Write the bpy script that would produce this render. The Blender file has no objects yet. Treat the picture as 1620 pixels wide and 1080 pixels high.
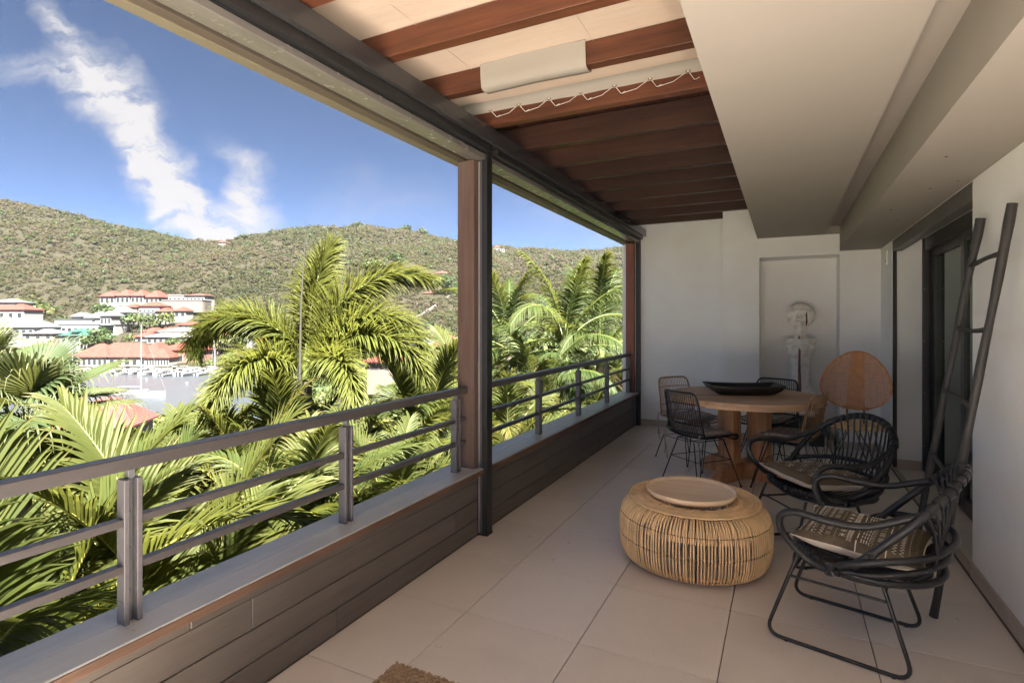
import bpy, bmesh, math, random
import numpy as np
from mathutils import Vector, Matrix, noise
R = math.radians
random.seed(7)
sc = bpy.context.scene
col = sc.collection
# ------------------------------------------------------------ camera
cam_d = bpy.data.cameras.new('camera'); cam = bpy.data.objects.new('camera', cam_d); col.objects.link(cam)
sc.camera = cam
cam.location = (0, 0, 1.44); YAW = math.atan(431 / 865.0)
cam.rotation_euler = (R(90), 0, YAW)
cam_d.sensor_width = 36; cam_d.lens = 36 * 865 / 1620.0; cam_d.shift_y = -32 / 1620.0
cam_d.clip_start = 0.05; cam_d.clip_end = 6000
# ------------------------------------------------------------ world and sun
SUN_EL = R(58); SUN_DIR = Vector((0.62, -0.42, 0)).normalized()
SUN_ROT = math.atan2(SUN_DIR.x, SUN_DIR.y)
w = bpy.data.worlds.new('World'); sc.world = w; w.use_nodes = True
nt = w.node_tree; nt.nodes.clear()
class NT:
    def __init__(s, nt): s.nt = nt
    def n(s, t, **k):
        o = s.nt.nodes.new(t)
        for a, b in k.items(): setattr(o, a, b)
        return o
    def l(s, a, b): s.nt.links.new(a, b)
    def val(s, x, sock):
        if isinstance(x, (int, float)): sock.default_value = x
        elif isinstance(x, (tuple, list, Vector)): sock.default_value = tuple(x)
        else: s.l(x, sock)
    def m(s, op, a, b=0.0, c=0.0, clamp=False):
        o = s.n('ShaderNodeMath', operation=op); o.use_clamp = clamp
        s.val(a, o.inputs[0]); s.val(b, o.inputs[1]); s.val(c, o.inputs[2]); return o.outputs[0]
    def v(s, op, a, b=(0, 0, 0)):
        o = s.n('ShaderNodeVectorMath', operation=op); s.val(a, o.inputs[0]); s.val(b, o.inputs[1])
        return o.outputs['Value'] if op in ('DOT_PRODUCT', 'LENGTH', 'DISTANCE') else o.outputs['Vector']
    def noise(s, vec, scale=5, detail=4, rough=.5, dist=0.0, out='Fac'):
        o = s.n('ShaderNodeTexNoise'); s.l(vec, o.inputs['Vector']) if vec else None
        o.inputs['Scale'].default_value = scale; o.inputs['Detail'].default_value = detail
        o.inputs['Roughness'].default_value = rough; o.inputs['Distortion'].default_value = dist
        return o.outputs[out]
    def ramp(s, fac, pts):
        o = s.n('ShaderNodeValToRGB'); s.l(fac, o.inputs[0]); e = o.color_ramp.elements
        while len(e) < len(pts): e.new(.5)
        for i, (p, c) in enumerate(pts):
            e[i].position = p; e[i].color = c if len(c) == 4 else (*c, 1)
        return o.outputs[0]
    def mix(s, fac, a, b, mode='MIX'):
        o = s.n('ShaderNodeMix', data_type='RGBA', blend_type=mode)
        s.val(fac, o.inputs['Factor'])
        for x, k in ((a, 6), (b, 7)):
            if isinstance(x, (tuple, list)): o.inputs[k].default_value = (*x[:3], 1)
            else: s.l(x, o.inputs[k])
        return o.outputs[2]
    def mapv(s, vec, scale=(1, 1, 1), rot=(0, 0, 0), loc=(0, 0, 0)):
        o = s.n('ShaderNodeMapping'); s.l(vec, o.inputs[0])
        o.inputs['Scale'].default_value = scale; o.inputs['Rotation'].default_value = rot; o.inputs['Location'].default_value = loc
        return o.outputs[0]
N = NT(nt)
SKY_STRENGTH = 0.05
sky = N.n('ShaderNodeTexSky', sky_type='NISHITA'); sky.sun_disc = False
sky.sun_elevation = SUN_EL; sky.sun_rotation = SUN_ROT; sky.altitude = 0; sky.air_density = 0.07; sky.dust_density = 0.25; sky.ozone_density = 0.0
tc = N.n('ShaderNodeTexCoord').outputs['Generated']
# clouds: thin cirrus laid out on the tangent plane of one fixed compass direction
F = Vector((-math.sin(YAW), math.cos(YAW), 0)); Rt = Vector((math.cos(YAW), math.sin(YAW), 0))
den = N.m('MAXIMUM', N.v('DOT_PRODUCT', tc, F), 0.05)
ca = N.m('DIVIDE', N.v('DOT_PRODUCT', tc, Rt), den); cb = N.m('DIVIDE', N.v('DOT_PRODUCT', tc, (0, 0, 1)), den)
cmb = N.n('ShaderNodeCombineXYZ'); N.l(ca, cmb.inputs[0]); N.l(cb, cmb.inputs[1]); cp = cmb.outputs[0]
wv = N.v('SUBTRACT', N.noise(cp, 3.2, 5, .6, out='Color'), (.5, .5, .5))
wv2 = N.v('SUBTRACT', N.noise(cp, 11, 4, .6, out='Color'), (.5, .5, .5))
def scl(vec, k):
    o = N.n('ShaderNodeVectorMath', operation='SCALE'); N.l(vec, o.inputs[0]); o.inputs[3].default_value = k; return o.outputs[0]
pw = N.v('ADD', N.v('ADD', cp, scl(wv, .20)), scl(wv2, .055))
def blob(u, v_, ru, rv, ang, gain):
    mp = N.v('SUBTRACT', pw, ((u - 810) / 865, (508 - v_) / 865, 0))
    c_, s_ = math.cos(R(ang)), math.sin(R(ang))
    a1 = N.m('DIVIDE', N.v('DOT_PRODUCT', mp, (c_, s_, 0)), ru / 865); b1 = N.m('DIVIDE', N.v('DOT_PRODUCT', mp, (-s_, c_, 0)), rv / 865)
    dd = N.m('SQRT', N.m('ADD', N.m('MULTIPLY', a1, a1), N.m('MULTIPLY', b1, b1)))
    return N.m('MULTIPLY', N.m('SUBTRACT', 1.0, dd, clamp=True), gain)
tot = None
for a in [(170, 150, 130, 85, -50, 1.5), (230, 250, 150, 62, -50, 2.6), (300, 335, 130, 55, -38, 2.2), (110, 60, 110, 32, -52, .9),
          (405, 320, 75, 50, -70, 1.7), (385, 245, 70, 30, -20, .8), (60, 120, 110, 30, -20, .7), (340, 350, 110, 40, -10, 1.2),
          (600, 330, 160, 60, 0, .25), (960, 330, 200, 60, 0, .4)]:
    b_ = blob(*a); tot = b_ if tot is None else N.m('ADD', tot, b_)
st = N.mapv(pw, (1, 3.2, 1), (0, 0, R(52)))
fine = N.noise(st, 6.5, 10, .68, .6)
mask = N.m('MULTIPLY', tot, N.m('MULTIPLY_ADD', fine, 3.4, -1.12, clamp=True), clamp=True)
mask = N.m('MULTIPLY', mask, .93)
front = N.m('GREATER_THAN', N.v('DOT_PRODUCT', tc, F), 0.1)
up = N.m('GREATER_THAN', N.v('DOT_PRODUCT', tc, (0, 0, 1)), 0.0)
# the same thin cloud, added over the unseen rest of the dome for sky fill
sd = N.n('ShaderNodeSeparateXYZ'); N.l(tc, sd.inputs[0]); dz = N.m('MAXIMUM', N.m('ADD', sd.outputs[2], .12), .05)
pc = N.n('ShaderNodeCombineXYZ'); N.l(N.m('DIVIDE', sd.outputs[0], dz), pc.inputs[0]); N.l(N.m('DIVIDE', sd.outputs[1], dz), pc.inputs[1])
rest = N.noise(N.mapv(pc.outputs[0], (1, 2.2, 1), (0, 0, R(35))), .9, 8, .62, .8)
rest = N.m('MULTIPLY', N.m('MULTIPLY_ADD', rest, 4.0, -1.95, clamp=True), N.m('SUBTRACT', 1.0, N.m('MULTIPLY_ADD', N.v('DOT_PRODUCT', tc, F), 5.0, -1.5, clamp=True)))
mask = N.m('MULTIPLY', N.m('MAXIMUM', N.m('MULTIPLY', mask, front), N.m('MULTIPLY', rest, .9)), up)
bg = N.n('ShaderNodeBackground'); bg.inputs[1].default_value = SKY_STRENGTH; N.l(N.mix(1.0, sky.outputs[0], (.84, .97, 1.0), 'MULTIPLY'), bg.inputs[0])
bg2 = N.n('ShaderNodeBackground'); bg2.inputs[0].default_value = (1, .975, .97, 1); CLOUD = bg2.inputs[1]; CLOUD.default_value = 0.048
mx = N.n('ShaderNodeMixShader'); N.l(mask, mx.inputs[0]); N.l(bg.outputs[0], mx.inputs[1]); N.l(bg2.outputs[0], mx.inputs[2])
wo = N.n('ShaderNodeOutputWorld'); N.l(mx.outputs[0], wo.inputs[0])
sun_d = bpy.data.lights.new('sun', 'SUN'); sun = bpy.data.objects.new('sun', sun_d); col.objects.link(sun)
sun_d.energy = 4.0; sun_d.angle = R(2.5); sun_d.color = (1, .955, .88)
sv = Vector((SUN_DIR.x * math.cos(SUN_EL), SUN_DIR.y * math.cos(SUN_EL), math.sin(SUN_EL)))
sun.rotation_euler = sv.to_track_quat('Z', 'Y').to_euler()
vs = sc.view_settings; vs.view_transform = 'Standard'; vs.look = 'None'; vs.gamma = 1; vs.use_curve_mapping = False
vs.exposure = 4.2
sc.render.engine = 'CYCLES'
sc.cycles.max_bounces = 14; sc.cycles.diffuse_bounces = 10; sc.cycles.transparent_max_bounces = 12

# ------------------------------------------------------------ mesh helpers
class MB:
    def __init__(s): s.V = []; s.F = []; s.sm = []
    def add(s, vs, fs, smooth=False):
        o = len(s.V); s.V += [tuple(v) for v in vs]; s.F += [tuple(i + o for i in f) for f in fs]; s.sm += [smooth] * len(fs); return s
    def box(s, x0, x1, y0, y1, z0, z1):
        return s.add([(x0,y0,z0),(x1,y0,z0),(x1,y1,z0),(x0,y1,z0),(x0,y0,z1),(x1,y0,z1),(x1,y1,z1),(x0,y1,z1)],
                     [(0,3,2,1),(4,5,6,7),(0,1,5,4),(1,2,6,5),(2,3,7,6),(3,0,4,7)])
    def bbox(s, x0, x1, y0, y1, z0, z1, b=.004):
        # chamfered box
        bm = bmesh.new(); bmesh.ops.create_cube(bm, size=1)
        for v in bm.verts: v.co = Vector(((x0+x1)/2+v.co.x*(x1-x0), (y0+y1)/2+v.co.y*(y1-y0), (z0+z1)/2+v.co.z*(z1-z0)))
        bmesh.ops.bevel(bm, geom=bm.edges[:], offset=b, segments=1, affect='EDGES')
        bm.verts.index_update(); s.add([v.co[:] for v in bm.verts], [[v.index for v in f.verts] for f in bm.faces]); bm.free(); return s
    def prism(s, poly, z0, z1, axis='z'):
        n = len(poly); f = {'z': lambda p, t: (p[0], p[1], t), 'y': lambda p, t: (p[0], t, p[1]), 'x': lambda p, t: (t, p[0], p[1])}[axis]
        V = [f(p, z0) for p in poly] + [f(p, z1) for p in poly]
        return s.add(V, [tuple(range(n))[::-1], tuple(range(n, 2*n))] + [(i, (i+1) % n, n+(i+1) % n, n+i) for i in range(n)])
    def tube(s, P, r, n=6, closed=False, caps=True, smooth=True):
        P = [Vector(p) for p in P]; m = len(P)
        if m < 2: return s
        rr = r if isinstance(r, (list, tuple)) else [r] * m
        T = []
        for i in range(m):
            a = P[(i-1) % m] if (closed or i > 0) else P[i]; b = P[(i+1) % m] if (closed or i < m-1) else P[i]
            t = (b - a); T.append(t.normalized() if t.length > 1e-9 else Vector((0, 0, 1)))
        up = Vector((0, 0, 1)) if abs(T[0].z) < .9 else Vector((1, 0, 0))
        u = (up - T[0] * up.dot(T[0])).normalized(); V = []
        for i in range(m):
            u = (u - T[i] * u.dot(T[i])); u = u.normalized() if u.length > 1e-6 else T[i].orthogonal().normalized()
            w_ = T[i].cross(u)
            for k in range(n):
                a = 2*math.pi*k/n; V.append(P[i] + (u*math.cos(a) + w_*math.sin(a)) * rr[i])
        Fc = []
        for i in range(m if closed else m-1):
            j = (i+1) % m
            for k in range(n): Fc.append((i*n+k, i*n+(k+1) % n, j*n+(k+1) % n, j*n+k))
        s.add(V, Fc, smooth)
        if caps and not closed:
            s.add(V[:n], [tuple(range(n))[::-1]]); s.add(V[-n:], [tuple(range(n))])
        return s
    def lathe(s, prof, n=32, c=(0, 0, 0), smooth=True, sx=1, sy=1):
        V = []; m = len(prof)
        for r_, z in prof:
            for k in range(n):
                a = 2*math.pi*k/n; V.append((c[0]+r_*math.cos(a)*sx, c[1]+r_*math.sin(a)*sy, c[2]+z))
        return s.add(V, [(i*n+k, i*n+(k+1) % n, (i+1)*n+(k+1) % n, (i+1)*n+k) for i in range(m-1) for k in range(n)], smooth)
    def ball(s, c, r, n=10, m=6, rot=None):
        r = (r, r, r) if isinstance(r, (int, float)) else r; V = []
        for i in range(m+1):
            th = math.pi*i/m
            for k in range(n):
                a = 2*math.pi*k/n; v = Vector((math.sin(th)*math.cos(a)*r[0], math.sin(th)*math.sin(a)*r[1], math.cos(th)*r[2]))
                if rot: v = rot @ v
                V.append(v + Vector(c))
        return s.add(V, [(i*n+k, (i+1)*n+k, (i+1)*n+(k+1) % n, i*n+(k+1) % n) for i in range(m) for k in range(n)], True)
    def build(s, name, mat, parent=None, kind=None, label=None, cat=None, group=None, loc=None, rz=0):
        me = bpy.data.meshes.new(name); me.from_pydata(s.V, [], s.F); me.polygons.foreach_set('use_smooth', s.sm)
        me.materials.append(mat); me.update()
        return link(name, me, parent, kind, label, cat, group, loc, rz)
def link(name, me, parent=None, kind=None, label=None, cat=None, group=None, loc=None, rz=0):
    o = bpy.data.objects.new(name, me); col.objects.link(o)
    if parent: o.parent = parent
    if loc: o.location = loc
    if rz: o.rotation_euler = (0, 0, rz)
    tag(o, label, cat, group, kind); return o
def tag(o, label=None, cat=None, group=None, kind=None):
    for k, v in (('label', label), ('category', cat), ('group', group), ('kind', kind)):
        if v: o[k] = v
    return o
def thing(name, label, cat, loc=(0, 0, 0), rz=0, group=None):
    o = bpy.data.objects.new(name, None); col.objects.link(o); o.empty_display_size = .1
    o.location = loc; o.rotation_euler = (0, 0, rz); return tag(o, label, cat, group)
def kids(o): return [c for c in bpy.data.objects if c.parent == o]
def copy_tree(o, label=None, loc=None, rz=None, group=None, scale=None, parent=None):
    c = o.copy(); col.objects.link(c)
    if parent: c.parent = parent
    if label: c['label'] = label
    if group: c['group'] = group
    if loc is not None: c.location = loc
    if rz is not None: c.rotation_euler = (0, 0, rz)
    if scale: c.scale = scale if isinstance(scale, (tuple, list)) else (scale,)*3
    for k in kids(o): copy_tree(k, parent=c)
    return c
def spline(P, sub=6, closed=False):
    P = [Vector(p) for p in P]; n = len(P); out = []
    for i in range(n if closed else n-1):
        g = lambda k: P[k % n] if closed else P[max(0, min(n-1, k))]
        p0, p1, p2, p3 = g(i-1), g(i), g(i+1), g(i+2)
        for j in range(sub):
            t = j/sub
            out.append(.5*((2*p1)+(-p0+p2)*t+(2*p0-5*p1+4*p2-p3)*t*t+(-p0+3*p1-3*p2+p3)*t**3))
    if not closed: out.append(P[-1])
    return out
def fillet(P, r, k=5):
    P = [Vector(p) for p in P]; out = [P[0]]
    for i in range(1, len(P)-1):
        a = (P[i-1]-P[i]); b = (P[i+1]-P[i]); q = min(r, a.length*.45, b.length*.45)
        s_, e = P[i]+a.normalized()*q, P[i]+b.normalized()*q
        for j in range(k+1):
            t = j/k; out.append(s_*(1-t)**2+P[i]*2*t*(1-t)+e*t*t)
    out.append(P[-1]); return out
def catm(): pass
# ------------------------------------------------------------ materials
MATS = {}
def mat(name, rough=.6, metal=0.0, spec=.5):
    m = bpy.data.materials.new(name); m.use_nodes = True; n = NT(m.node_tree)
    b = m.node_tree.nodes['Principled BSDF']; b.inputs['Roughness'].default_value = rough; b.inputs['Metallic'].default_value = metal
    b.inputs['Specular IOR Level'].default_value = spec; MATS[name] = m; return m, n, b
def bump(n, b, h, s=.3, d=.01):
    o = n.n('ShaderNodeBump'); o.inputs['Strength'].default_value = s; o.inputs['Distance'].default_value = d
    n.l(h, o.inputs['Height']); n.l(o.outputs[0], b.inputs['Normal'])
def simple(name, c, rough=.6, metal=0.0, var=.12, scale=8, bs=.15, spec=.5):
    m, n, b = mat(name, rough, metal, spec); t = n.n('ShaderNodeTexCoord').outputs['Object']
    f = n.noise(t, scale, 5, .6); oi = n.n('ShaderNodeObjectInfo').outputs['Random']
    f2 = n.m('ADD', n.m('MULTIPLY', f, .8), n.m('MULTIPLY', oi, .2))
    n.l(n.ramp(f2, [(.25, [x*(1-var) for x in c]), (.75, [min(1, x*(1+var)) for x in c])]), b.inputs['Base Color'])
    bump(n, b, n.noise(t, scale*6, 3, .6), bs, .004); return m
def woodm(name, c1, c2, axis='x', scale=1.0, rough=.55, bs=.35, spec=.4, rvar=.35, weather=None):
    m, n, b = mat(name, rough, 0, spec); t = n.n('ShaderNodeTexCoord').outputs['Object']
    oi = n.n('ShaderNodeObjectInfo').outputs['Random']
    cx = n.n('ShaderNodeCombineXYZ'); n.l(n.m('MULTIPLY', oi, 31.0), cx.inputs[0]); n.l(n.m('MULTIPLY', oi, 17.0), cx.inputs[1]); n.l(n.m('MULTIPLY', oi, 23.0), cx.inputs[2])
    t2 = n.v('ADD', t, cx.outputs[0])
    k = {'x': (1.2, 22, 22), 'y': (22, 1.2, 22), 'z': (22, 22, 1.2)}[axis]
    g = n.noise(n.mapv(t2, tuple(q*scale for q in k)), 1.0, 6, .62, .6)
    g2 = n.noise(n.mapv(t2, tuple(q*scale*5 for q in k)), 1.0, 3, .7)
    big = n.noise(t2, 2.0*scale, 3, .5)
    f = n.m('ADD', n.m('MULTIPLY', g, .55), n.m('ADD', n.m('MULTIPLY', g2, .2), n.m('MULTIPLY', big, .25)))
    c = n.ramp(f, [(.32, c1), (.66, c2)])
    v = n.m('MULTIPLY_ADD', oi, rvar, 1 - rvar/2)
    cc = n.n('ShaderNodeVectorMath', operation='SCALE'); n.l(c, cc.inputs[0]); n.l(v, cc.inputs[3]); out = cc.outputs[0]
    if weather:
        ww = n.noise(n.mapv(t2, tuple(q*scale*.6 for q in k)), .8, 5, .7)
        out = n.mix(n.m('MULTIPLY_ADD', ww, 2.2, -.75, clamp=True), out, weather)
    n.l(out, b.inputs['Base Color']); bump(n, b, n.m('ADD', g, g2), bs, .004); return m
# plaster
def plaster(name, c, var=.06):
    m, n, b = mat(name, .85, 0, .25); t = n.n('ShaderNodeTexCoord').outputs['Object']
    f = n.noise(t, 1.3, 6, .6)
    scuff = n.m('MULTIPLY_ADD', n.noise(n.mapv(t, (3, 3, 1.1)), 2.2, 9, .7, .5), 3.0, -1.75, clamp=True)
    spot = n.m('MULTIPLY_ADD', n.noise(t, 26, 2, .5), 16.0, -12.2, clamp=True)
    cc = n.ramp(f, [(.3, [x*(1-var) for x in c]), (.7, [min(.85, x*(1+var)) for x in c])])
    n.l(n.mix(n.m('ADD', n.m('MULTIPLY', scuff, .16), n.m('MULTIPLY', spot, .3), clamp=True), cc, [x*.55 for x in c]), b.inputs['Base Color'])
    bump(n, b, n.m('ADD', n.noise(t, 60, 3, .6), n.m('MULTIPLY', n.noise(t, 3, 3, .5), 2.0)), .10, .006); return m
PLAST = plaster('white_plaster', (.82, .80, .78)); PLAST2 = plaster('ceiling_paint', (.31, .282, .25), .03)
# floor tile
m, n, b = mat('porcelain_tile', .38, 0, .45); TILE = m
t = n.n('ShaderNodeTexCoord').outputs['Object']; oi = n.n('ShaderNodeObjectInfo').outputs['Random']
cx = n.n('ShaderNodeCombineXYZ'); n.l(n.m('MULTIPLY', oi, 40.0), cx.inputs[0]); n.l(n.m('MULTIPLY', oi, 9.0), cx.inputs[1]); t = n.v('ADD', t, cx.outputs[0])
f = n.m('ADD', n.m('MULTIPLY', n.noise(t, 2.2, 7, .65, .5), .72), n.m('MULTIPLY', oi, .34))
base = n.ramp(f, [(.28, (.66, .58, .505)), (.5, (.72, .64, .56)), (.72, (.77, .69, .61))])
n.l(n.mix(n.m('MULTIPLY', n.noise(t, 90, 2, .6), .25), base, (.40, .30, .22)), b.inputs['Base Color'])
n.l(n.m('MULTIPLY_ADD', n.noise(t, 6, 5, .6), .25, .20), b.inputs['Roughness']); bump(n, b, n.noise(t, 40, 3, .6), .05, .003)
GROUT = simple('grout', (.17, .13, .10), .9); SKIRT = simple('skirting_tile', (.47, .385, .31), .45, var=.06)
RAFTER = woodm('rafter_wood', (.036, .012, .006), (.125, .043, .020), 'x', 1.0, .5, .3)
RAFTER_SHADE = woodm('shaded_rafter_wood', (.016, .006, .004), (.060, .024, .014), 'x', 1.0, .5, .3)  # same rafter wood, shade under the planks put into its colour
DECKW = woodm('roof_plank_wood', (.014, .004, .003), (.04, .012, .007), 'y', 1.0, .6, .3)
POSTW = woodm('post_wood', (.06, .028, .018), (.15, .07, .046), 'z', 1.3, .75, .8, weather=(.12, .095, .082))
GREYW = woodm('grey_painted_board', (.070, .058, .050), (.115, .096, .083), 'y', 1.2, .42, .25, rvar=.2)
CAPM = woodm('grey_coping_paint', (.34, .335, .325), (.44, .435, .42), 'y', .8, .38, .12, rvar=.05)
EDGEW = woodm('bare_brown_edge', (.05, .026, .016), (.15, .082, .052), 'y', 1.5, .7, .5)
TABLEW = woodm('table_wood', (.26, .125, .06), (.74, .47, .29), 'x', .8, .6, .5, weather=(.50, .36, .25))
TABLEL = woodm('table_leg_wood', (.30, .13, .06), (.70, .38, .19), 'z', 1.0, .6, .4)
TRAYW = woodm('pale_tray_wood', (.58, .41, .26), (.74, .57, .40), 'x', .9, .5, .2)
LADW = woodm('black_ladder_wood', (.010, .009, .009), (.028, .025, .024), 'z', 1.6, .5, .6, weather=(.05, .046, .043))
def metal_dark(name, c, rough=.35, dirty=True):
    m, n, b = mat(name, rough, .0, .5); t = n.n('ShaderNodeTexCoord').outputs['Object']
    f = n.noise(n.mapv(t, (8, 1, 8)), 3, 6, .7)
    n.l(n.ramp(f, [(.3, [x*.85 for x in c]), (.75, [x*1.25 for x in c])]), b.inputs['Base Color'])
    n.l(n.m('MULTIPLY_ADD', n.noise(t, 12, 5, .7), .22, rough-.08), b.inputs['Roughness']); return m
DARK = metal_dark('dark_grey_metal', (.033, .033, .034), .2); BLACK = metal_dark('black_metal', (.014, .014, .015), .4)
RAILM = metal_dark('rail_brown_grey_metal', (.068, .060, .060), .34); POSTM = metal_dark('rail_post_metal', (.105, .098, .105), .36)
SLOTM = simple('slot_grey', (.12, .125, .13), .4); ALU = simple('pale_aluminium', (.42, .43, .44), .35, .6)
CREAMP = simple('cream_paint', (.15, .13, .09), .6, var=.06); TANP = simple('tan_brown_paint', (.08, .062, .048), .6, var=.08)
BLINDM = metal_dark('blind_bar_metal', (.13, .12, .11), .22)
SCREW = simple('screw_metal', (.5, .5, .5), .3, .9)
DOORM = metal_dark('door_dark_metal', (.040, .037, .037), .38)
BLRAT = simple('black_rattan', (.014, .014, .016), .33, var=.35, scale=25, bs=.5, spec=.45)
BLSTEEL = simple('black_steel', (.016, .015, .015), .38, var=.2)
RATTAN = simple('natural_rattan', (.78, .53, .28), .5, var=.28, scale=14, bs=.5); RATT2 = simple('tan_rattan', (.72, .50, .27), .5, var=.25, scale=30, bs=.5)
RATD = simple('rattan_binding_dark', (.13, .065, .03), .6); BRRAT = simple('brown_rattan', (.30, .165, .085), .5, var=.3, scale=25, bs=.5)
FANR = simple('orange_cane', (.55, .25, .10), .5, var=.3, scale=20, bs=.4)
BOWLM = simple('black_bowl_wood', (.018, .016, .015), .42, var=.4, scale=14, bs=.3)
STONE, n, b = mat('chalky_carved_stone', .95, 0, .2); t = n.n('ShaderNodeTexCoord').outputs['Object']
n.l(n.ramp(n.noise(t, 18, 6, .7), [(.3, (.50, .44, .37)), (.5, (.78, .73, .66)), (.8, (.82, .79, .74))]), b.inputs['Base Color']); bump(n, b, n.noise(t, 45, 5, .7), .9, .008)
CRACK = simple('red_brown_crack', (.16, .065, .035), .8, var=.3)
PADF, n, b = mat('grey_patterned_pad', .95, 0, .1); t = n.n('ShaderNodeTexCoord').outputs['Object']
vo = n.n('ShaderNodeTexVoronoi', feature='F1'); n.l(t, vo.inputs['Vector']); vo.inputs['Scale'].default_value = 17; vo.inputs['Randomness'].default_value = .25
ring = n.m('LESS_THAN', n.m('ABSOLUTE', n.m('SUBTRACT', vo.outputs['Distance'], .23)), .07)
base = n.ramp(n.noise(t, 220, 3, .7), [(.35, (.20, .17, .145)), (.65, (.46, .40, .35))])
n.l(n.mix(n.m('MULTIPLY', ring, .55), base, (.70, .64, .57)), b.inputs['Base Color']); bump(n, b, n.noise(t, 160, 3, .6), .5, .003)
TIEF = simple('pad_tie_cloth', (.30, .27, .24), .9)
CUSHF = simple('olive_brown_mudcloth', (.11, .085, .056), .95, var=.25, scale=60, bs=.5, spec=.1)
CUSHU = simple('cream_cushion_back', (.60, .53, .45), .95, var=.1, scale=40, bs=.4, spec=.1); PRINT = simple('cream_print', (.70, .64, .54), .95, var=.3, scale=50, spec=.1)
SEAG = simple('seagrass', (.36, .24, .14), .85, var=.4, scale=40, bs=.6)
def canvasm(name, c, tr=.5):
    m = bpy.data.materials.new(name); m.use_nodes = True; n = NT(m.node_tree); nt_ = m.node_tree; nt_.nodes.clear()
    t = n.n('ShaderNodeTexCoord').outputs['Object']
    cc = n.ramp(n.noise(t, 1.7, 5, .6), [(.3, [x*.93 for x in c]), (.7, c)])
    d = n.n('ShaderNodeBsdfDiffuse'); e = n.n('ShaderNodeBsdfTranslucent'); n.l(cc, d.inputs[0]); n.l(n.mix(.5, cc, (.85, .55, .35)), e.inputs[0])
    bp = n.n('ShaderNodeBump'); bp.inputs['Strength'].default_value = .25; bp.inputs['Distance'].default_value = .01; n.l(n.noise(n.mapv(t, (1, 6, 1)), 4, 4, .6), bp.inputs['Height'])
    n.l(bp.outputs[0], d.inputs['Normal'])
    mx = n.n('ShaderNodeMixShader'); mx.inputs[0].default_value = tr; n.l(d.outputs[0], mx.inputs[1]); n.l(e.outputs[0], mx.inputs[2])
    o = n.n('ShaderNodeOutputMaterial'); n.l(mx.outputs[0], o.inputs[0]); return m
CANVAS = canvasm('off_white_canvas', (.50, .405, .33), .008); CANV2 = canvasm('canvas_sleeve', (.30, .275, .24), .02)
CURT = canvasm('pale_curtain', (.62, .66, .60), .25)
CORD = simple('lacing_cord', (.6, .55, .5), .8)
def leafm(name, stops, tr=.35, rough=.6, attr=True):
    m = bpy.data.materials.new(name); m.use_nodes = True; n = NT(m.node_tree); m.node_tree.nodes.clear()
    t = n.n('ShaderNodeTexCoord').outputs['Object']
    a = n.n('ShaderNodeAttribute'); a.attribute_name = 'tint'; oi = n.n('ShaderNodeObjectInfo').outputs['Random']
    f = n.m('ADD', n.m('MULTIPLY', a.outputs['Fac'], .7), n.m('ADD', n.m('MULTIPLY', oi, .34), n.m('MULTIPLY', n.noise(t, 3, 3, .5), .16)))
    c = n.ramp(f, stops)
    p = n.n('ShaderNodeBsdfPrincipled'); n.l(c, p.inputs['Base Color']); p.inputs['Roughness'].default_value = rough; p.inputs['Specular IOR Level'].default_value = .22
    e = n.n('ShaderNodeBsdfTranslucent'); n.l(n.mix(.5, c, (.24, .25, .045)), e.inputs[0])
    mx = n.n('ShaderNodeMixShader'); mx.inputs[0].default_value = tr; n.l(p.outputs[0], mx.inputs[1]); n.l(e.outputs[0], mx.inputs[2])
    o = n.n('ShaderNodeOutputMaterial'); n.l(mx.outputs[0], o.inputs[0]); return m
ARECA = leafm('areca_leaf', [(.05, (0.0112, 0.0200, 0.0044)), (.4, (0.0267, 0.0399, 0.0082)), (.75, (0.0535, 0.0599, 0.0133)), (1, (0.0892, 0.0718, 0.0228))], .4)
FOXT = leafm('plume_leaf', [(.05, (0.0178, 0.0302, 0.0047)), (.5, (0.0436, 0.0580, 0.0092)), (1, (0.0768, 0.0834, 0.0156))], .4)
COCO = leafm('coconut_leaf', [(.05, (0.0090, 0.0199, 0.0040)), (.5, (0.0220, 0.0398, 0.0083)), (1, (0.0619, 0.0697, 0.0167))], .35)
FANL = leafm('fan_leaf', [(.05, (0.0141, 0.0275, 0.0077)), (.5, (0.0379, 0.0546, 0.0210)), (1, (0.1044, 0.1031, 0.0531))], .3)
BUSHM = leafm('scrub_leaf', [(.0, (0.0079, 0.0123, 0.0043)), (.25, (0.0150, 0.0184, 0.0069)), (.5, (0.0266, 0.0254, 0.0118)), (.8, (0.0354, 0.0272, 0.0168)), (1, (0.0424, 0.0334, 0.0237))], .28, .8)
TREEM = leafm('tree_leaf', [(.0, (0.0093, 0.0197, 0.0062)), (.4, (0.0222, 0.0393, 0.0110)), (.8, (0.0519, 0.0644, 0.0177)), (1, (0.0963, 0.0929, 0.0267))], .2, .6)
DRYL = leafm("dry_palm_leaf", [(.0, (.07, .045, .02)), (1, (.15, .11, .05))], .2, .7)
STALK = simple('palm_stalk', (.09, .11, .025), .5, var=.3); YSTALK = simple('yellow_palm_stalk', (.13, .115, .02), .5, var=.25)
TRUNK = woodm('palm_trunk_bark', (.07, .055, .045), (.16, .13, .11), 'x', .8, .9, .9); BARK = simple('tree_bark', (.12, .09, .065), .9, var=.3)
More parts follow.
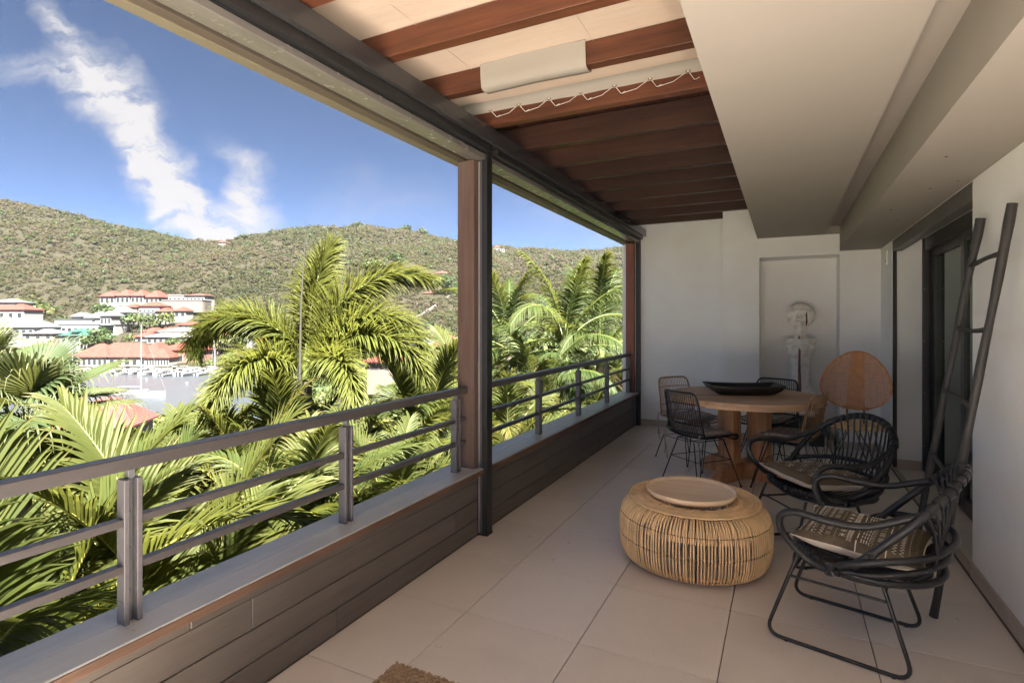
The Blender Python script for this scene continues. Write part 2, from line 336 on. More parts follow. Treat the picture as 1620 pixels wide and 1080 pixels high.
# ============================================================ terrace structure
XP, XW, YF, YPIL, YD0, YD1 = -1.85, .95, 7.62, 7.2, 3.92, 6.5
fl = MB().box(-2.0, 5.2, -7.0, 8.2, -.30, -.006).build('floor', GROUT, kind='structure')
j = .0022; cache = {}
xs = [-1.85] + [-1.415+.587*k for k in range(5)]; ys = [2.3245+.6015*k for k in range(-15, 10)]
def tile(x0, x1, y0, y1):
    x0, x1, y0, y1 = x0+j, x1-j, y0+j, y1-j
    if x1-x0 < .02 or y1-y0 < .02: return
    key = (round(x1-x0, 3), round(y1-y0, 3))
    if key not in cache:
        cache[key] = MB().bbox(0, x1-x0, 0, y1-y0, -.008, 0, .0012).build('floor_tile', TILE, fl); o = cache[key]
    else:
        o = cache[key].copy(); col.objects.link(o)
    o.location = (x0, y0, 0)
for i in range(len(xs)):
    for k in range(len(ys)-1):
        x1 = xs[i+1] if i+1 < len(xs) else XW
        tile(xs[i], min(x1, XW), ys[k], min(ys[k+1], YF))
for k in range(14, len(ys)-1):           # niche in front of the sliding door
    y0, y1 = max(ys[k], YD0), min(ys[k+1], YD1)
    if y1 > y0: tile(XW+.045, 1.32, y0, y1)
MB().bbox(XW, XW+.043, YD0, YD1, -.006, .004, .001).build('threshold_strip', SKIRT, fl)
MB().box(XW+.003, 5.15, -6.9, 0, -.0055, -.0005).build('bounce_deck', simple('pale_bounce_paint', (.80, .76, .71), .7, var=.04), kind='structure')  # added unseen deck behind the camera, bounces sunlight into the terrace
# walls
def skirt(parent, x0, x1, y0, y1):
    # split in tile-long pieces
    L = max(x1-x0, y1-y0); n_ = max(1, round(L/.6)); alongx = (x1-x0) > (y1-y0)
    for i in range(n_):
        if alongx: MB().bbox(x0+(x1-x0)*i/n_+.001, x0+(x1-x0)*(i+1)/n_-.001, y0, y1, .001, .087, .0015).build('skirting_tile', SKIRT, parent)
        else: MB().bbox(x0, x1, y0+(y1-y0)*i/n_+.001, y0+(y1-y0)*(i+1)/n_-.001, .001, .087, .0015).build('skirting_tile', SKIRT, parent)
W = thing('wall', 'white plastered end wall behind the dining table, with shallow pilaster and statue recess', 'wall', (0, YF, 0))
def wp(name, x0, x1, y0, y1, z0, z1, parent=W, m=PLAST, o=(0, YF, 0)):
    return MB().box(x0-o[0], x1-o[0], y0-o[1], y1-o[1], z0-o[2], z1-o[2]).build(name, m, parent)
wp('wall_panel', -2.05, -.68, YF, YF+.25, 0, 2.9)
wp('pilaster', -.68, -.27, YPIL, YF+.25, 0, 2.9)
wp('recess_panel', -.27, .56, YF-.002, YF+.25, 0, 2.9)
wp('lintel', -.27, .56, YPIL, YF-.003, 2.20, 2.9)
wp('wall_panel', .56, 1.3, YPIL, YF+.25, 0, 2.9)
def sk(x0, x1, y): skirt(W, x0, x1, y-YF-.009, y-YF)
sk(-1.80, -.68, YF); sk(-.68, -.27, YPIL); sk(-.27, .56, YF-.002); sk(.56, .94, YPIL)
RW = thing('wall', 'white plastered house wall that the black ladder leans on', 'wall', (XW, 0, 0))
o_ = (XW, 0, 0)
wp('wall_panel', XW, 1.45, .0, YD0, 0, 2.9, RW, PLAST, o_)
wp('wall_panel', XW, 1.6, YD1, YPIL, 0, 2.9, RW, PLAST, o_)
wp('door_lintel', XW+.115, 1.6, YD0, YD1, 2.235, 2.9, RW, PLAST, o_)
wp('door_head', XW+.0, XW+.113, YD0, YD1, 2.235, 2.9, RW, PLAST, o_)
skirt(RW, -.011, 0, 0, YD0); skirt(RW, -.011, 0, YD1, YPIL-.01)
skirt(RW, .01, .24, YD1-.011, YD1)
MB().bbox(-.012, 0, 6.74, 6.86, 2.02, 2.17, .003).build('switch_plate', PLAST, RW); MB().bbox(-.016, -.0122, 6.785, 6.80, 2.05, 2.07, .001).build('keyhole', BLACK, RW)
# ceilings
C = thing('ceiling', 'dropped white ceiling with a long cove recess above the terrace', 'ceiling', (.3, 2, 2.43))
o_ = (.3, 2, 2.43)
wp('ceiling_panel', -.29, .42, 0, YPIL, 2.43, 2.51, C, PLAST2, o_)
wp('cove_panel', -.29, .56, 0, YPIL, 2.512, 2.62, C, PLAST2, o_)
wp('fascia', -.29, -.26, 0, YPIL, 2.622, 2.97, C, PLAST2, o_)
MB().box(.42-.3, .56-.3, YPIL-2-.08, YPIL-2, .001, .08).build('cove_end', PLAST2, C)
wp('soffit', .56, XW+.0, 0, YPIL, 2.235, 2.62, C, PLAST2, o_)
MB().box(-.29, 4.6, -.2, 8.4, 2.98, 3.2).build('roof_slab', PLAST2, label='flat concrete roof slab over the house side of the terrace', cat='roof')
for (x, y) in ((.70, 3.3), (.78, 4.05), (.88, 3.9), (.68, 4.7), (.80, 5.2), (.66, 5.6)):
    MB().lathe([(0, 0), (.006, 0), (.007, .003)], 8, (x-.3, y-2, 2.2325-2.43)).build('ceiling_plug', TANP, C)
# ---------------------------------------------------------- sliding door
D = thing('sliding_door', 'dark framed glass sliding door in the deep niche behind the ladder', 'door', (1.24, 5.2, 0))
def dp(name, x0, x1, y0, y1, z0, z1, m=DOORM, b=.002): return MB().bbox(x0-1.24, x1-1.24, y0-5.2, y1-5.2, z0, z1, b).build(name, m, D)
fr = dp('jamb', 1.19, 1.235, YD1-.05, YD1-.0005, 0, 2.234); dp('jamb', 1.238, 1.262, YD1-.03, YD1-.0005, 0, 2.234, BLACK); dp('jamb', 1.264, 1.31, YD1-.05, YD1-.0005, 0, 2.234)
for z in (.25, .75, 1.25, 1.75, 2.15):
    for x in (1.203, 1.292): MB().ball((x-1.24, YD1-.0505-5.2, z), .004, 6, 4).build('screw', SCREW, D)
dp('head_rail', 1.20, 1.31, YD0, YD1-.052, 2.12, 2.234); dp('bottom_track', 1.21, 1.31, YD0, YD1-.052, .0, .022)
def leaf(y0, y1, x):
    dp('stile', x, x+.045, y0, y0+.09, .024, 2.118); dp('stile', x, x+.045, y1-.09, y1, .024, 2.118)
    dp('rail', x+.001, x+.044, y0+.092, y1-.092, .024, .12); dp('rail', x+.001, x+.044, y0+.092, y1-.092, 2.05, 2.117)
    return MB().box(x+.018-1.24, x+.026-1.24, y0+.092-5.2, y1-.092-5.2, .122, 2.048)
G = bpy.data.materials.new('door_glass'); G.use_nodes = True; n = NT(G.node_tree); n.nt.nodes.clear()
tr_ = n.n('ShaderNodeBsdfTransparent'); tr_.inputs[0].default_value = (.80, .88, .82, 1); gl = n.n('ShaderNodeBsdfGlossy'); gl.inputs['Roughness'].default_value = .02; gl.inputs[0].default_value = (.9, 1, .93, 1)
fr_ = n.n('ShaderNodeFresnel'); fr_.inputs[0].default_value = 1.9
mx = n.n('ShaderNodeMixShader'); n.l(fr_.outputs[0], mx.inputs[0]); n.l(tr_.outputs[0], mx.inputs[1]); n.l(gl.outputs[0], mx.inputs[2])
o = n.n('ShaderNodeOutputMaterial'); n.l(mx.outputs[0], o.inputs[0])
leaf(5.2, 6.43, 1.255).build('glass_pane', G, D); leaf(3.95, 5.28, 1.208).build('glass_pane', G, D)
cur = MB(); P = [(1.42+.035*math.sin(y*42)+.012*math.sin(y*17), y) for y in [3.9+.012*i for i in range(230)]]
cur.add([(p[0], p[1], z) for p in P for z in (.03, 2.2)], [(2*i, 2*i+2, 2*i+3, 2*i+1) for i in range(len(P)-1)], True)
cur.build('curtain', CURT, label='pale green-white sheer curtain hanging behind the sliding glass door', cat='curtain')
MB().box(1.6, 4.5, 3.3, 6.9, -.1, -.004).build('room_floor', TILE, kind='structure')
wp('side_panel', 1.6, 4.5, 6.9, 7.0, 0, 2.9, RW, PLAST, (XW, 0, 0)); wp('side_panel', 1.6, 4.5, 3.2, 3.3, 0, 2.9, RW, PLAST, (XW, 0, 0))
# screen housing + guide in the door opening
S = thing('screen_housing', 'long dark grey roller screen box across the top of the door opening', 'screen box', (1.0, 5.2, 2.2))
MB().bbox(-.046, .03, YD0-5.2+.001, YD1-5.2-.022, -.075, .034, .003).build('housing', metal_dark('screen_box_metal', (.09, .08, .075), .4), S)
MB().bbox(-.046, -.030, YD1-5.2-.021, YD1-5.2, -2.19, .034, .002).build('guide_rail', BLACK, S); MB().bbox(-.028, -.012, YD1-5.2-.018, YD1-5.2, -2.19, .0, .002).build('guide_rail', DOORM, S)
# ---------------------------------------------------------- parapet
PW = thing('parapet', 'low parapet wall clad in dark grey boards with pale grey coping', 'parapet', (-1.95, 3, 0))
o_ = (-1.95, 3, 0)
def pp(name, x0, x1, y0, y1, z0, z1, m, b=.003, par=PW): return MB().bbox(x0+1.95, x1+1.95, y0-3, y1-3, z0, z1, b).build(name, m, par)
MB().box(-.10, .075, -6, 4.6, -3.4, .415).build('core', PLAST, PW)
rows = [(.004, .115), (.1165, .243), (.2445, .369)]
cuts = [[-3.0, -.4, 1.9, 3.195], [-3.0, .7, 2.92, 3.195], [-3.0, -1.2, 1.45, 3.195]]
cuts2 = [[3.285, 5.9, 7.55], [3.285, 4.4, 7.55], [3.285, 5.25, 7.55]]
for (z0, z1), c1, c2 in zip(rows, cuts, cuts2):
    for cc in (c1, c2):
        for a, b_ in zip(cc[:-1], cc[1:]): pp('board', -1.8735, -1.85, a+.001, b_-.001, z0, z1-.003, GREYW, .003)
for a, b_ in ((-3.0, 1.2), (1.2, 3.195), (3.285, 5.6), (5.6, 7.55)):
    pp('board', -1.873, -1.843, a+.001, b_-.001, .3705, .418, GREYW, .003)
for a, b_ in ((-3.0, .2), (.2, 3.195), (3.285, 5.9), (5.9, 7.56)):
    pp('coping_board', -1.935, -1.803, a+.0006, b_-.0006, .42, .4565, CAPM, .003)
    pp('coping_board', -2.065, -1.9365, a+.0006, b_-.0006, .418, .4545, CAPM, .003)
    pp('bare_edge', -1.8025, -1.7985, a+.0006, b_-.0006, .421, .451, EDGEW, .001)
pp('coping_board', -2.065, -1.86, 3.1955, 3.2845, .418, .4555, CAPM, .002)
for (x, y) in ((-1.86, 1.02), (-1.865, 2.4)): MB().ball((x+1.95, y-3, .4565), (.006, .006, .002), 8, 4).build('screw', SCREW, PW)
# ---------------------------------------------------------- railings
def railing(y0, y1, posts, label):
    r = thing('railing', label, 'railing', (-1.925, posts[0], .4567), group='railing bays on the parapet')
    oy = posts[0]; oz = .4567
    def q(name, x0, x1, a, b_, z0, z1, m, bv=.002, par=r): return MB().bbox(x0, x1, a-oy, b_-oy, z0-oz, z1-oz, bv).build(name, m, par)
    q('top_rail', -.03, .03, y0, y1, .958, 1.0, RAILM, .003)
    for z in (.775, .625):
        ends = [y0] + [p for p in posts] + [y1]
        for i in range(len(ends)-1):
            a = ends[i] + (.058 if i > 0 else 0); b_ = ends[i+1]
            if b_-a > .05: q('mid_rail', -.017, .017, a, b_, z, z+.026, RAILM, .002)
    for p in posts:
        po = MB().bbox(-.022, .022, p-oy, p-oy+.016, 0, .470, .0015); po.bbox(-.022, .022, p-oy+.040, p-oy+.056, 0, .470, .0015); po.bbox(-.0215, -.010, p-oy+.0165, p-oy+.0395, 0, .470, .001)
        P_ = po.build('post', POSTM, r)
        MB().bbox(-.009, -.005, p-oy+.0168, p-oy+.0392, 0, .468, .0005).build('slot_plate', SLOTM, P_)
        MB().bbox(-.012, .012, p-oy+.018, p-oy+.038, .4705, .5010, .001).build('bracket', SLOTM, P_)
        for z in (.10, .24, .36): MB().ball((-.004, p-oy+.028, z), (.003, .005, .005), 8, 4).build('bolt', BLACK, P_)
        for k in range(3): MB().ball((-.013+.012*k, p-oy-.0005, .075), (.0022, .0012, .0022), 6, 3).build('rivet', BLACK, P_)
    return r
railing(-1.2, 3.14, [-.96, .04, 1.02, 2.01, 3.01], 'dark metal railing of the near bay, three horizontal bars')
railing(3.28, 7.52, [4.36, 5.39, 6.41, 7.44], 'dark metal railing of the far bay, beyond the timber post')
# ---------------------------------------------------------- posts and guides
MB().bbox(-.065, .065, -.062, .062, 0, 2.06, .004).build('timber_post', POSTW, loc=(-1.915, 3.208, .457), label='weathered timber post between the two railing bays', cat='post', group='timber posts')
MB().bbox(-.058, .058, -.05, .05, 0, 2.06, .004).build('timber_post', woodm('far_post_wood', (.13, .04, .024), (.27, .10, .06), 'z', 1.2, .6, .4), loc=(-1.915, 7.55, .457), label='reddish timber post at the far corner by the white end wall', cat='post', group='timber posts')
g = thing('blind_guide', 'tall black blind guide column standing on the floor beside the weathered post', 'guide rail', (-1.825, 3.24, 0), group='blind guide columns')
MB().bbox(.002, .043, -.04, .035, 0, 2.605, .002).build('channel', BLACK, g)
MB().bbox(-.048, -.026, -.036, .03, 0, 2.52, .002).build('channel', BLACK, g)
MB().box(-.0255, -.016, -.037, .02, 0, 2.515).build('pale_track', ALU, g); MB().box(-.0155, -.009, -.030, .02, 0, 2.52).build('slot', BLACK, g); MB().box(-.0085, .0015, -.038, .02, 0, 2.52).build('pale_track', POSTM, g)
MB().bbox(-.03, .046, -.042, .038, .0005, .012, .002).build('foot', BLACK, g)
g = thing('blind_guide', 'tall black blind guide column in the far corner against the white wall', 'guide rail', (-1.82, 7.585, 0), group='blind guide columns')
MB().bbox(-.025, .03, -.035, .033, 0, 2.605, .002).build('channel', BLACK, g); MB().box(-.06, -.0255, -.03, .033, 0, 2.52).build('pale_track', ALU, g)
# ---------------------------------------------------------- edge beam with blind housing
B = thing('edge_beam', 'long dark glossy edge beam with blind housing above the railing', 'beam', (-1.9, 3, 2.52))
def bb(name, x0, x1, y0, y1, z0, z1, m, b=.002): return MB().bbox(x0+1.9, x1+1.9, y0-3, y1-3, z0-2.52, z1-2.52, b).build(name, m, B)
bb('cream_strip', -2.05, -1.986, 0, YF, 2.518, 2.70, CREAMP); bb('tan_strip', -1.985, -1.93, 0, YF, 2.521, 2.70, TANP)
bb('slot', -1.929, -1.905, 0, YF-.07, 2.545, 2.70, BLACK)
for a, b_ in ((-.2, 3.2), (3.285, YF-.07)):
    bb('blind_bar', -1.904, -1.795, a, b_, 2.522, 2.56, BLINDM, .004); bb('housing', -1.79, -1.745, a, b_, 2.565, 2.608, BLACK)
    bb('housing', -1.9035, -1.792, a, b_, 2.562, 2.70, BLACK)
bb('cladding', -1.789, -1.715, 0, YF-.002, 2.61, 2.706, DARK)
# ---------------------------------------------------------- pergola roof
PG = thing('pergola_roof', 'red-brown timber rafters carrying a plank roof over the terrace', 'pergola', (-1.1, 4, 2.72))
ry = [-.56, -.03, .505, 1.04, 1.575, 2.10, 2.61, 3.14, 3.70, 4.19, 4.69, 5.165, 5.685, 6.215, 6.76, 7.23]
ry = ry[2:]
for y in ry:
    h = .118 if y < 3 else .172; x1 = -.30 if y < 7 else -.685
    MB().bbox(-2.02+1.1, x1+1.1, y-4, y-4+.068, 0.0, h, .003).build('rafter', RAFTER if y < 3.3 else RAFTER_SHADE, PG)
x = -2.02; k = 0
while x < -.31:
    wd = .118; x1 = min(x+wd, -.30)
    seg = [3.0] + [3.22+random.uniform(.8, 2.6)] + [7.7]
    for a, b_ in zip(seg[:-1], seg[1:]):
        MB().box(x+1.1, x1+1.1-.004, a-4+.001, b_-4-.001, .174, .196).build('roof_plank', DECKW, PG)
    x += wd
MB().box(-.95, .80, -.99, 3.7, .1975, .215).build('roof_sheet', DECKW, PG)
# ---------------------------------------------------------- awning
A = thing('awning', 'off-white canvas awning laced to the fourth visible rafter', 'awning', (-1.15, 1, 2.84))
mb = MB(); nx, ny = 30, 60
for i in range(nx+1):
    for k in range(ny+1):
        x = -2.06+(1.77)*i/nx; y = -.2+3.24*k/ny
        sag = -.012*math.sin(math.pi*((y+.03)/.53 % 1))**2 + .004*noise.noise(Vector((x*3, y*2, 0)))
        mb.V.append((x+1.15, y-1, sag+.003+.007*noise.noise(Vector((x*1.2, y*6, 3)))))
for i in range(nx):
    for k in range(ny): mb.F.append((i*(ny+1)+k, (i+1)*(ny+1)+k, (i+1)*(ny+1)+k+1, i*(ny+1)+k+1)); mb.sm.append(True)
mb.build('canvas', CANVAS, A)
# seams along y
for x in (-1.55, -.85): MB().box(x+1.15, x+1.1515, -1, 1.98, -.0095, -.0085).build('seam', CANVAS, A)
# hem: a doubled lip that hangs in front of the lacing rafter
mb = MB(); n_ = 60
for i in range(n_+1):
    x = -1.98+1.66*i/n_; wv_ = .006*noise.noise(Vector((x*5, 0, 7)))
    for (y, z) in ((3.035, .0), (3.06, -.004), (3.085, -.014+wv_), (3.092+wv_, -.032), (3.100, -.050+wv_)): mb.V.append((x+1.15, y-1, z))
for i in range(n_):
    for k in range(4): mb.F.append((i*5+k, (i+1)*5+k, (i+1)*5+k+1, i*5+k+1)); mb.sm.append(True)
mb.build('hem', CANV2, A)
lx = [-1.70+.205*k for k in range(7)]
for i, x in enumerate(lx):
    e = MB(); e.tube([(x+1.15+.011*math.cos(a), 3.096-1, -.038+.008*math.sin(a)) for a in [k*math.pi/5 for k in range(10)]], .003, 5, True); e.build('eyelet', RATD, A)
    hk = MB().ball((x+1.15+.03, 3.132-1, -.078), (.010, .006, .007), 8, 5); hk.build('hook', BLACK, A)
    l = MB(); l.tube([(x+1.15, 2.095, -.038), (x+1.15+.03, 2.128, -.078), (x+1.15+.055, 2.13, -.068)], .0022, 4)
    if i < len(lx)-1: l.tube([(x+1.15+.03, 2.128, -.078), (x+1.15+.12, 2.128, -.066), (lx[i+1]+1.15, 2.095, -.038)], .0022, 4)
    l.build('lacing_cord', CORD, A)
# sleeve wrapping the middle of the third rafter
sec = [(2.592, 0.0), (2.594, -.03), (2.597, -.075), (2.601, -.118), (2.612, -.129), (2.65, -.131), (2.685, -.126), (2.70, -.09), (2.70, 0.0)]
mb = MB(); n_ = 24
for i in range(n_+1):
    x = -1.485+.60*i/n_
    for (y, z) in sec: mb.V.append((x+1.15, y-1+.003*noise.noise(Vector((x*9, z*20, 1))), z+.004*math.sin(math.pi*i/n_)-.002))
for i in range(n_):
    for k in range(len(sec)-1): mb.F.append((i*9+k, (i+1)*9+k, (i+1)*9+k+1, i*9+k+1)); mb.sm.append(True)
mb.build('sleeve', CANV2, A)
# seagrass mat
MT = thing('door_mat', 'coarse braided seagrass mat at the bottom edge of the floor', 'mat', (-1.46, 1.84, 0))
mb = MB().box(0, .88, -.56, 0, .0005, .006)
mb2 = MB()
ang = R(0)
for i in range(50):
    for k in range(32):
        x = .009+.0176*i; y = -.009-.0176*k
        rot = Matrix.Rotation(R(40 if (i+k) % 2 else -40)+random.uniform(-.3, .3), 3, 'Z')
        mb2.ball((x+random.uniform(-.002, .002), y+random.uniform(-.002, .002), .010+random.uniform(-.002, .002)), (.0125, .0065, .0075), 6, 4, rot)
mb.build('backing', SEAG, MT); mb2.build('braid', SEAG, MT, kind='stuff')
# ============================================================ furniture
def rot2(a): return Matrix.Rotation(a, 4, 'Z')
# ---------------------------------------------------------- dining table
TX, TY = -.337, 5.51
T = thing('dining_table', 'round rustic wooden dining table on a cross-beam trestle base', 'table', (TX, TY, 0), R(28))
rad = .66; nb = 9; wd = 2*rad/nb
for i in range(nb):
    y0, y1 = -rad+wd*i+.0008, -rad+wd*(i+1)-.0008; pts = []
    K = 14
    for s_ in (1, -1):
        yy = [y0+(y1-y0)*q/K for q in range(K+1)] if s_ > 0 else [y1-(y1-y0)*q/K for q in range(K+1)]
        pts += [(s_*math.sqrt(max(0, rad**2-y*y)), y) for y in yy]
    P2 = []
    for p in pts:
        if not P2 or (abs(p[0]-P2[-1][0])+abs(p[1]-P2[-1][1])) > 1e-4: P2.append(p)
    if abs(P2[0][0]-P2[-1][0])+abs(P2[0][1]-P2[-1][1]) < 1e-4: P2.pop()
    MB().prism(P2, .725, .760+random.uniform(-.0006, .0006)).build('tabletop_plank', TABLEW, T)
mb = MB(); mb.lathe([(rad-.09, .700), (rad-.012, .700), (rad-.012, .7245), (rad-.09, .7245), (rad-.09, .700)], 72, smooth=False); mb.build('apron_ring', TABLEW, T)
for a in range(4):
    an = R(45+90*a)
    M = Matrix.Rotation(R(90*a+34), 4, 'Z')
    def tm(mb): mb.V = [tuple(M @ Vector(v)) for v in mb.V]; return mb
    # base arm, tapering wedge end
    arm = MB().prism([(.0 if a % 2 else .046, .0), (.445, .0), (.445, .07), (.31, .155), (.0 if a % 2 else .046, .155)][::1], -.045, .045, 'y'); tm(arm).build('base_beam', TABLEL, T)
    up = MB().bbox(.155, .245, -.0445, .0445, .1555, .699, .003); tm(up).build('leg', TABLEL, T)
    up = MB().bbox(.10, .1545, -.035, .035, .1555, .699, .003); tm(up).build('brace', TABLEL, T)
    ft = MB().lathe([(0, 0), (.018, 0), (.018, .0)], 8, (.42, 0, 0))
# long bowl
BW = MB(); ring = []
prof = [(1.0, .078), (.985, .086), (.95, .075), (.80, .028), (.62, .018), (0, .018)]
def rr(s_, z, k=1.0):
    L, Wd = .335*s_, .165*s_
    c_ = [(L, 0), (L*.99, Wd*.75), (L*.90, Wd*.98), (0, Wd*1.10), (-L*.90, Wd*.98), (-L*.99, Wd*.75), (-L, 0), (-L*.99, -Wd*.75), (-L*.90, -Wd*.98), (0, -Wd*1.10), (L*.90, -Wd*.98), (L*.99, -Wd*.75)]
    cs = spline([(x, y, 0) for x, y in c_], 4, True)
    return [(p.x, p.y, z + .014*(abs(p.x)/.335)**2*(1 if z > .05 else .3)) for p in cs]
rings = [rr(.60, .0), rr(.72, .006), rr(.90, .045)] + [rr(s_, z) for s_, z in prof[:-1]] + [rr(.05, .018)]
V = [p for r_ in rings for p in r_]; n_ = len(rings[0])
BW.add(V, [(i*n_+k, i*n_+(k+1) % n_, (i+1)*n_+(k+1) % n_, (i+1)*n_+k) for i in range(len(rings)-1) for k in range(n_)] + [tuple(range(n_))[::-1], tuple(range((len(rings)-1)*n_, len(rings)*n_))], True)
BW.build('dough_bowl', BOWLM, label='long black carved wooden bowl lying on the round dining table', cat='bowl', loc=(-.345, 5.53, .7615), rz=R(20))
# ---------------------------------------------------------- dining chairs (x forward)
PROF = spline([(.225, 0, .405), (.20, 0, .432), (.05, 0, .425), (-.10, 0, .420), (-.185, 0, .440), (-.222, 0, .50), (-.245, 0, .62), (-.285, 0, .83)], 5)
def cs(a, b):           # a in -1..1 across, b in 0..1 along
    f = b*(len(PROF)-1); i = min(int(f), len(PROF)-2); p = PROF[i].lerp(PROF[i+1], f-i)
    hw = .215 + .012*math.sin(b*3.1) - (.0 if b < .6 else (b-.6)*.03)
    back = max(0, min(1, (b-.45)/.25)); seat = 1-back
    return Vector((p.x + back*.055*a*a, a*hw, p.z + seat*.028*a*a*(1 if b > .08 else b/.08)))
def dining_chair(label, rm, pad=True, loc=(0, 0, 0), rz=0):
    t = thing('dining_chair', label, 'chair', loc, rz, 'rattan dining chairs around the round table')
    def rc(tt):         # rounded rectangle in (a,b)
        pts = []
        ca_, cb_ = .22, .075
        for (sx, sy, a0) in ((1, 1, 0), (-1, 1, 90), (-1, 0, 180), (1, 0, 270)):
            cx_ = sx*(1-ca_); cy_ = (1-cb_) if sy else cb_
            for q in range(6):
                an = R(a0+18*q); pts.append((cx_+ca_*math.cos(an), cy_+cb_*math.sin(an)))
        return pts
    pts = rc(0); full = []
    for i in range(len(pts)):
        p, q = pts[i], pts[(i+1) % len(pts)]; d_ = math.hypot(q[0]-p[0], (q[1]-p[1])*2); k_ = max(1, int(d_/.12))
        for j_ in range(k_): full.append(cs(p[0]+(q[0]-p[0])*j_/k_, p[1]+(q[1]-p[1])*j_/k_))
    MB().tube(full, .0085, 6, True).build('frame', rm, t)
    def lim(a): # b-range inside rounded corner
        e = max(0, (abs(a)-.78)/.22); d_ = .075*(1-math.sqrt(max(0, 1-e*e))); return d_, 1-d_
    mb = MB(); mb2 = MB()
    for k in range(21):
        a = -.93+.093*k; b0, b1 = lim(a)
        q = [cs(a, .42+(b1-.42)*i/14) for i in range(15)]; mb.tube(q, .0036, 4, caps=False)
        q = [cs(a, b0+(.42-b0)*i/7) for i in range(8)]; mb2.tube(q, .0036, 4, caps=False)
    mb.build('back_rods', rm, t, kind='stuff'); mb2.build('seat_rods', rm, t, kind='stuff')
    for b in (.56, .68, .79, .93):
        e = .985 if b < .9 else .93
        P_ = [cs(-e+2*e*i/12, b)+Vector((-.008, 0, 0)) for i in range(13)]
        MB().tube(P_, .005, 5).build('back_hoop', rm, t)
    for b in (.12, .3):
        MB().tube([cs(-.97+1.94*i/12, b)-Vector((0, 0, .008)) for i in range(13)], .006, 5).build('seat_hoop', rm, t)
    # hairpin legs
    ring = [Vector((.14, -.13, .40)), Vector((.14, .13, .40)), Vector((-.14, .13, .40)), Vector((-.14, -.13, .40))]
    lowf = [Vector((.235, -.235, 0)), Vector((.235, .235, 0)), Vector((-.235, .235, 0)), Vector((-.235, -.235, 0))]
    for r_, f_ in zip(ring, lowf):
        s_ = Vector((-(r_.y), r_.x, 0)).normalized()*.038
        l = MB(); bot = f_+Vector((0, 0, .006)); l.tube([r_+s_, bot+s_*.12, bot-s_*.12, r_-s_], .0052, 5); l.lathe([(0, 0), (.010, 0), (.010, .008), (.006, .014)], 8, tuple(f_)); l.build('leg', BLSTEEL, t)
    br = MB(); m_ = [r_.lerp(f_, .42) for r_, f_ in zip(ring, lowf)]
    for i in range(4): br.tube([m_[i], m_[(i+1) % 4]], .0035, 5); br.tube([ring[i], ring[(i+1) % 4]], .0045, 5)
    br.build('leg_brace', BLSTEEL, t)
    if pad:
        p_ = MB(); n_ = 14
        for sgn in (1, -1):
            o0 = len(p_.V)
            for i in range(n_+1):
                for k in range(n_+1):
                    a = -1+2*i/n_; c_ = -1+2*k/n_
                    th = .024*(max(0, 1-a**6)*max(0, 1-c_**6))**.5
                    rx = 1-.10*abs(c_)**3; ry = 1-.10*abs(a)**3
                    base = Vector((.025+.205*a*rx, .205*c_*ry, .452+.022*c_*c_+.004*noise.noise(Vector((a*3, c_*3, sgn)))-(.012*max(0, a)**4)))
                    p_.V.append(tuple(base+Vector((0, 0, sgn*th+.003*noise.noise(Vector((a*6, c_*6, 5)))))))
            for i in range(n_):
                for k in range(n_):
                    f_ = (o0+i*(n_+1)+k, o0+(i+1)*(n_+1)+k, o0+(i+1)*(n_+1)+k+1, o0+i*(n_+1)+k+1); p_.F.append(f_ if sgn > 0 else f_[::-1]); p_.sm.append(True)
        pd = p_.build('seat_pad', PADF, t)
        for sy in (-1, 1):
            tie = MB(); x0 = Vector((-.17, sy*.19, .46))
            for q in range(2):
                tie.tube(spline([x0, x0+Vector((-.035, sy*.02, .01)), x0+Vector((-.045-.01*q, sy*.028, -.05)), x0+Vector((-.04+.02*q, sy*(.03+.01*q), -.16)), x0+Vector((-.045+.03*q, sy*.03, -.22-.05*q))], 5), .0055, 4)
            tie.build('tie', TIEF, pd)
    return t
def face(x, y, tx, ty): return math.atan2(ty-y, tx-x)
ch1 = dining_chair('black rattan dining chair nearest the balcony rail, back turned to the ottoman', BLRAT, loc=(-.67, 5.11, 0), rz=R(50))
ch2 = dining_chair('dark brown rattan dining chair at the far left of the table by the end wall', BRRAT, loc=(-.90, 5.95, 0), rz=R(-38))
ch3 = dining_chair('black rattan dining chair on the far side of the table behind the bowl', BLRAT, loc=(-.14, 6.17, 0), rz=R(-108))
ch4 = dining_chair('tan rattan dining chair side-on at the right of the table', BRRAT, loc=(.04, 5.31, 0), rz=R(160))
# ---------------------------------------------------------- fan-backed cane chair
FC = thing('cane_chair', 'chair with a large oval woven orange cane back in the wall corner', 'chair', (.575, 6.02, 0), R(-105))
def fan(a, r_):         # polar on the oval back, x forward
    y = .285*r_*math.cos(a)*(1-.20*r_*math.sin(a)); z = .27*r_*math.sin(a)
    return Vector((-.10-.16*(z+.27)/.54+.07*r_*r_*math.cos(a)**2, y, .875+z))
MB().tube([fan(2*math.pi*i/56, 1.0) for i in range(56)], .009, 6, True).build('back_rim', FANR, FC)
mb = MB()
def strip(P, wdt, off):
    P = [p+Vector((off, 0, 0)) for p in P]; V = []
    for i, p in enumerate(P):
        t_ = (P[min(i+1, len(P)-1)]-P[max(i-1, 0)]).normalized(); s_ = t_.cross(Vector((1, 0, 0))).normalized()*wdt/2
        V += [p-s_, p+s_]
    mb.add(V, [(2*i, 2*i+1, 2*i+3, 2*i+2) for i in range(len(P)-1)], True)
def cart(y, z):         # cartesian to the oval
    yy = y/.305; zz = z/.27; r_ = math.hypot(yy, zz)
    if r_ > 1: return None
    return fan(math.atan2(zz, yy), r_)
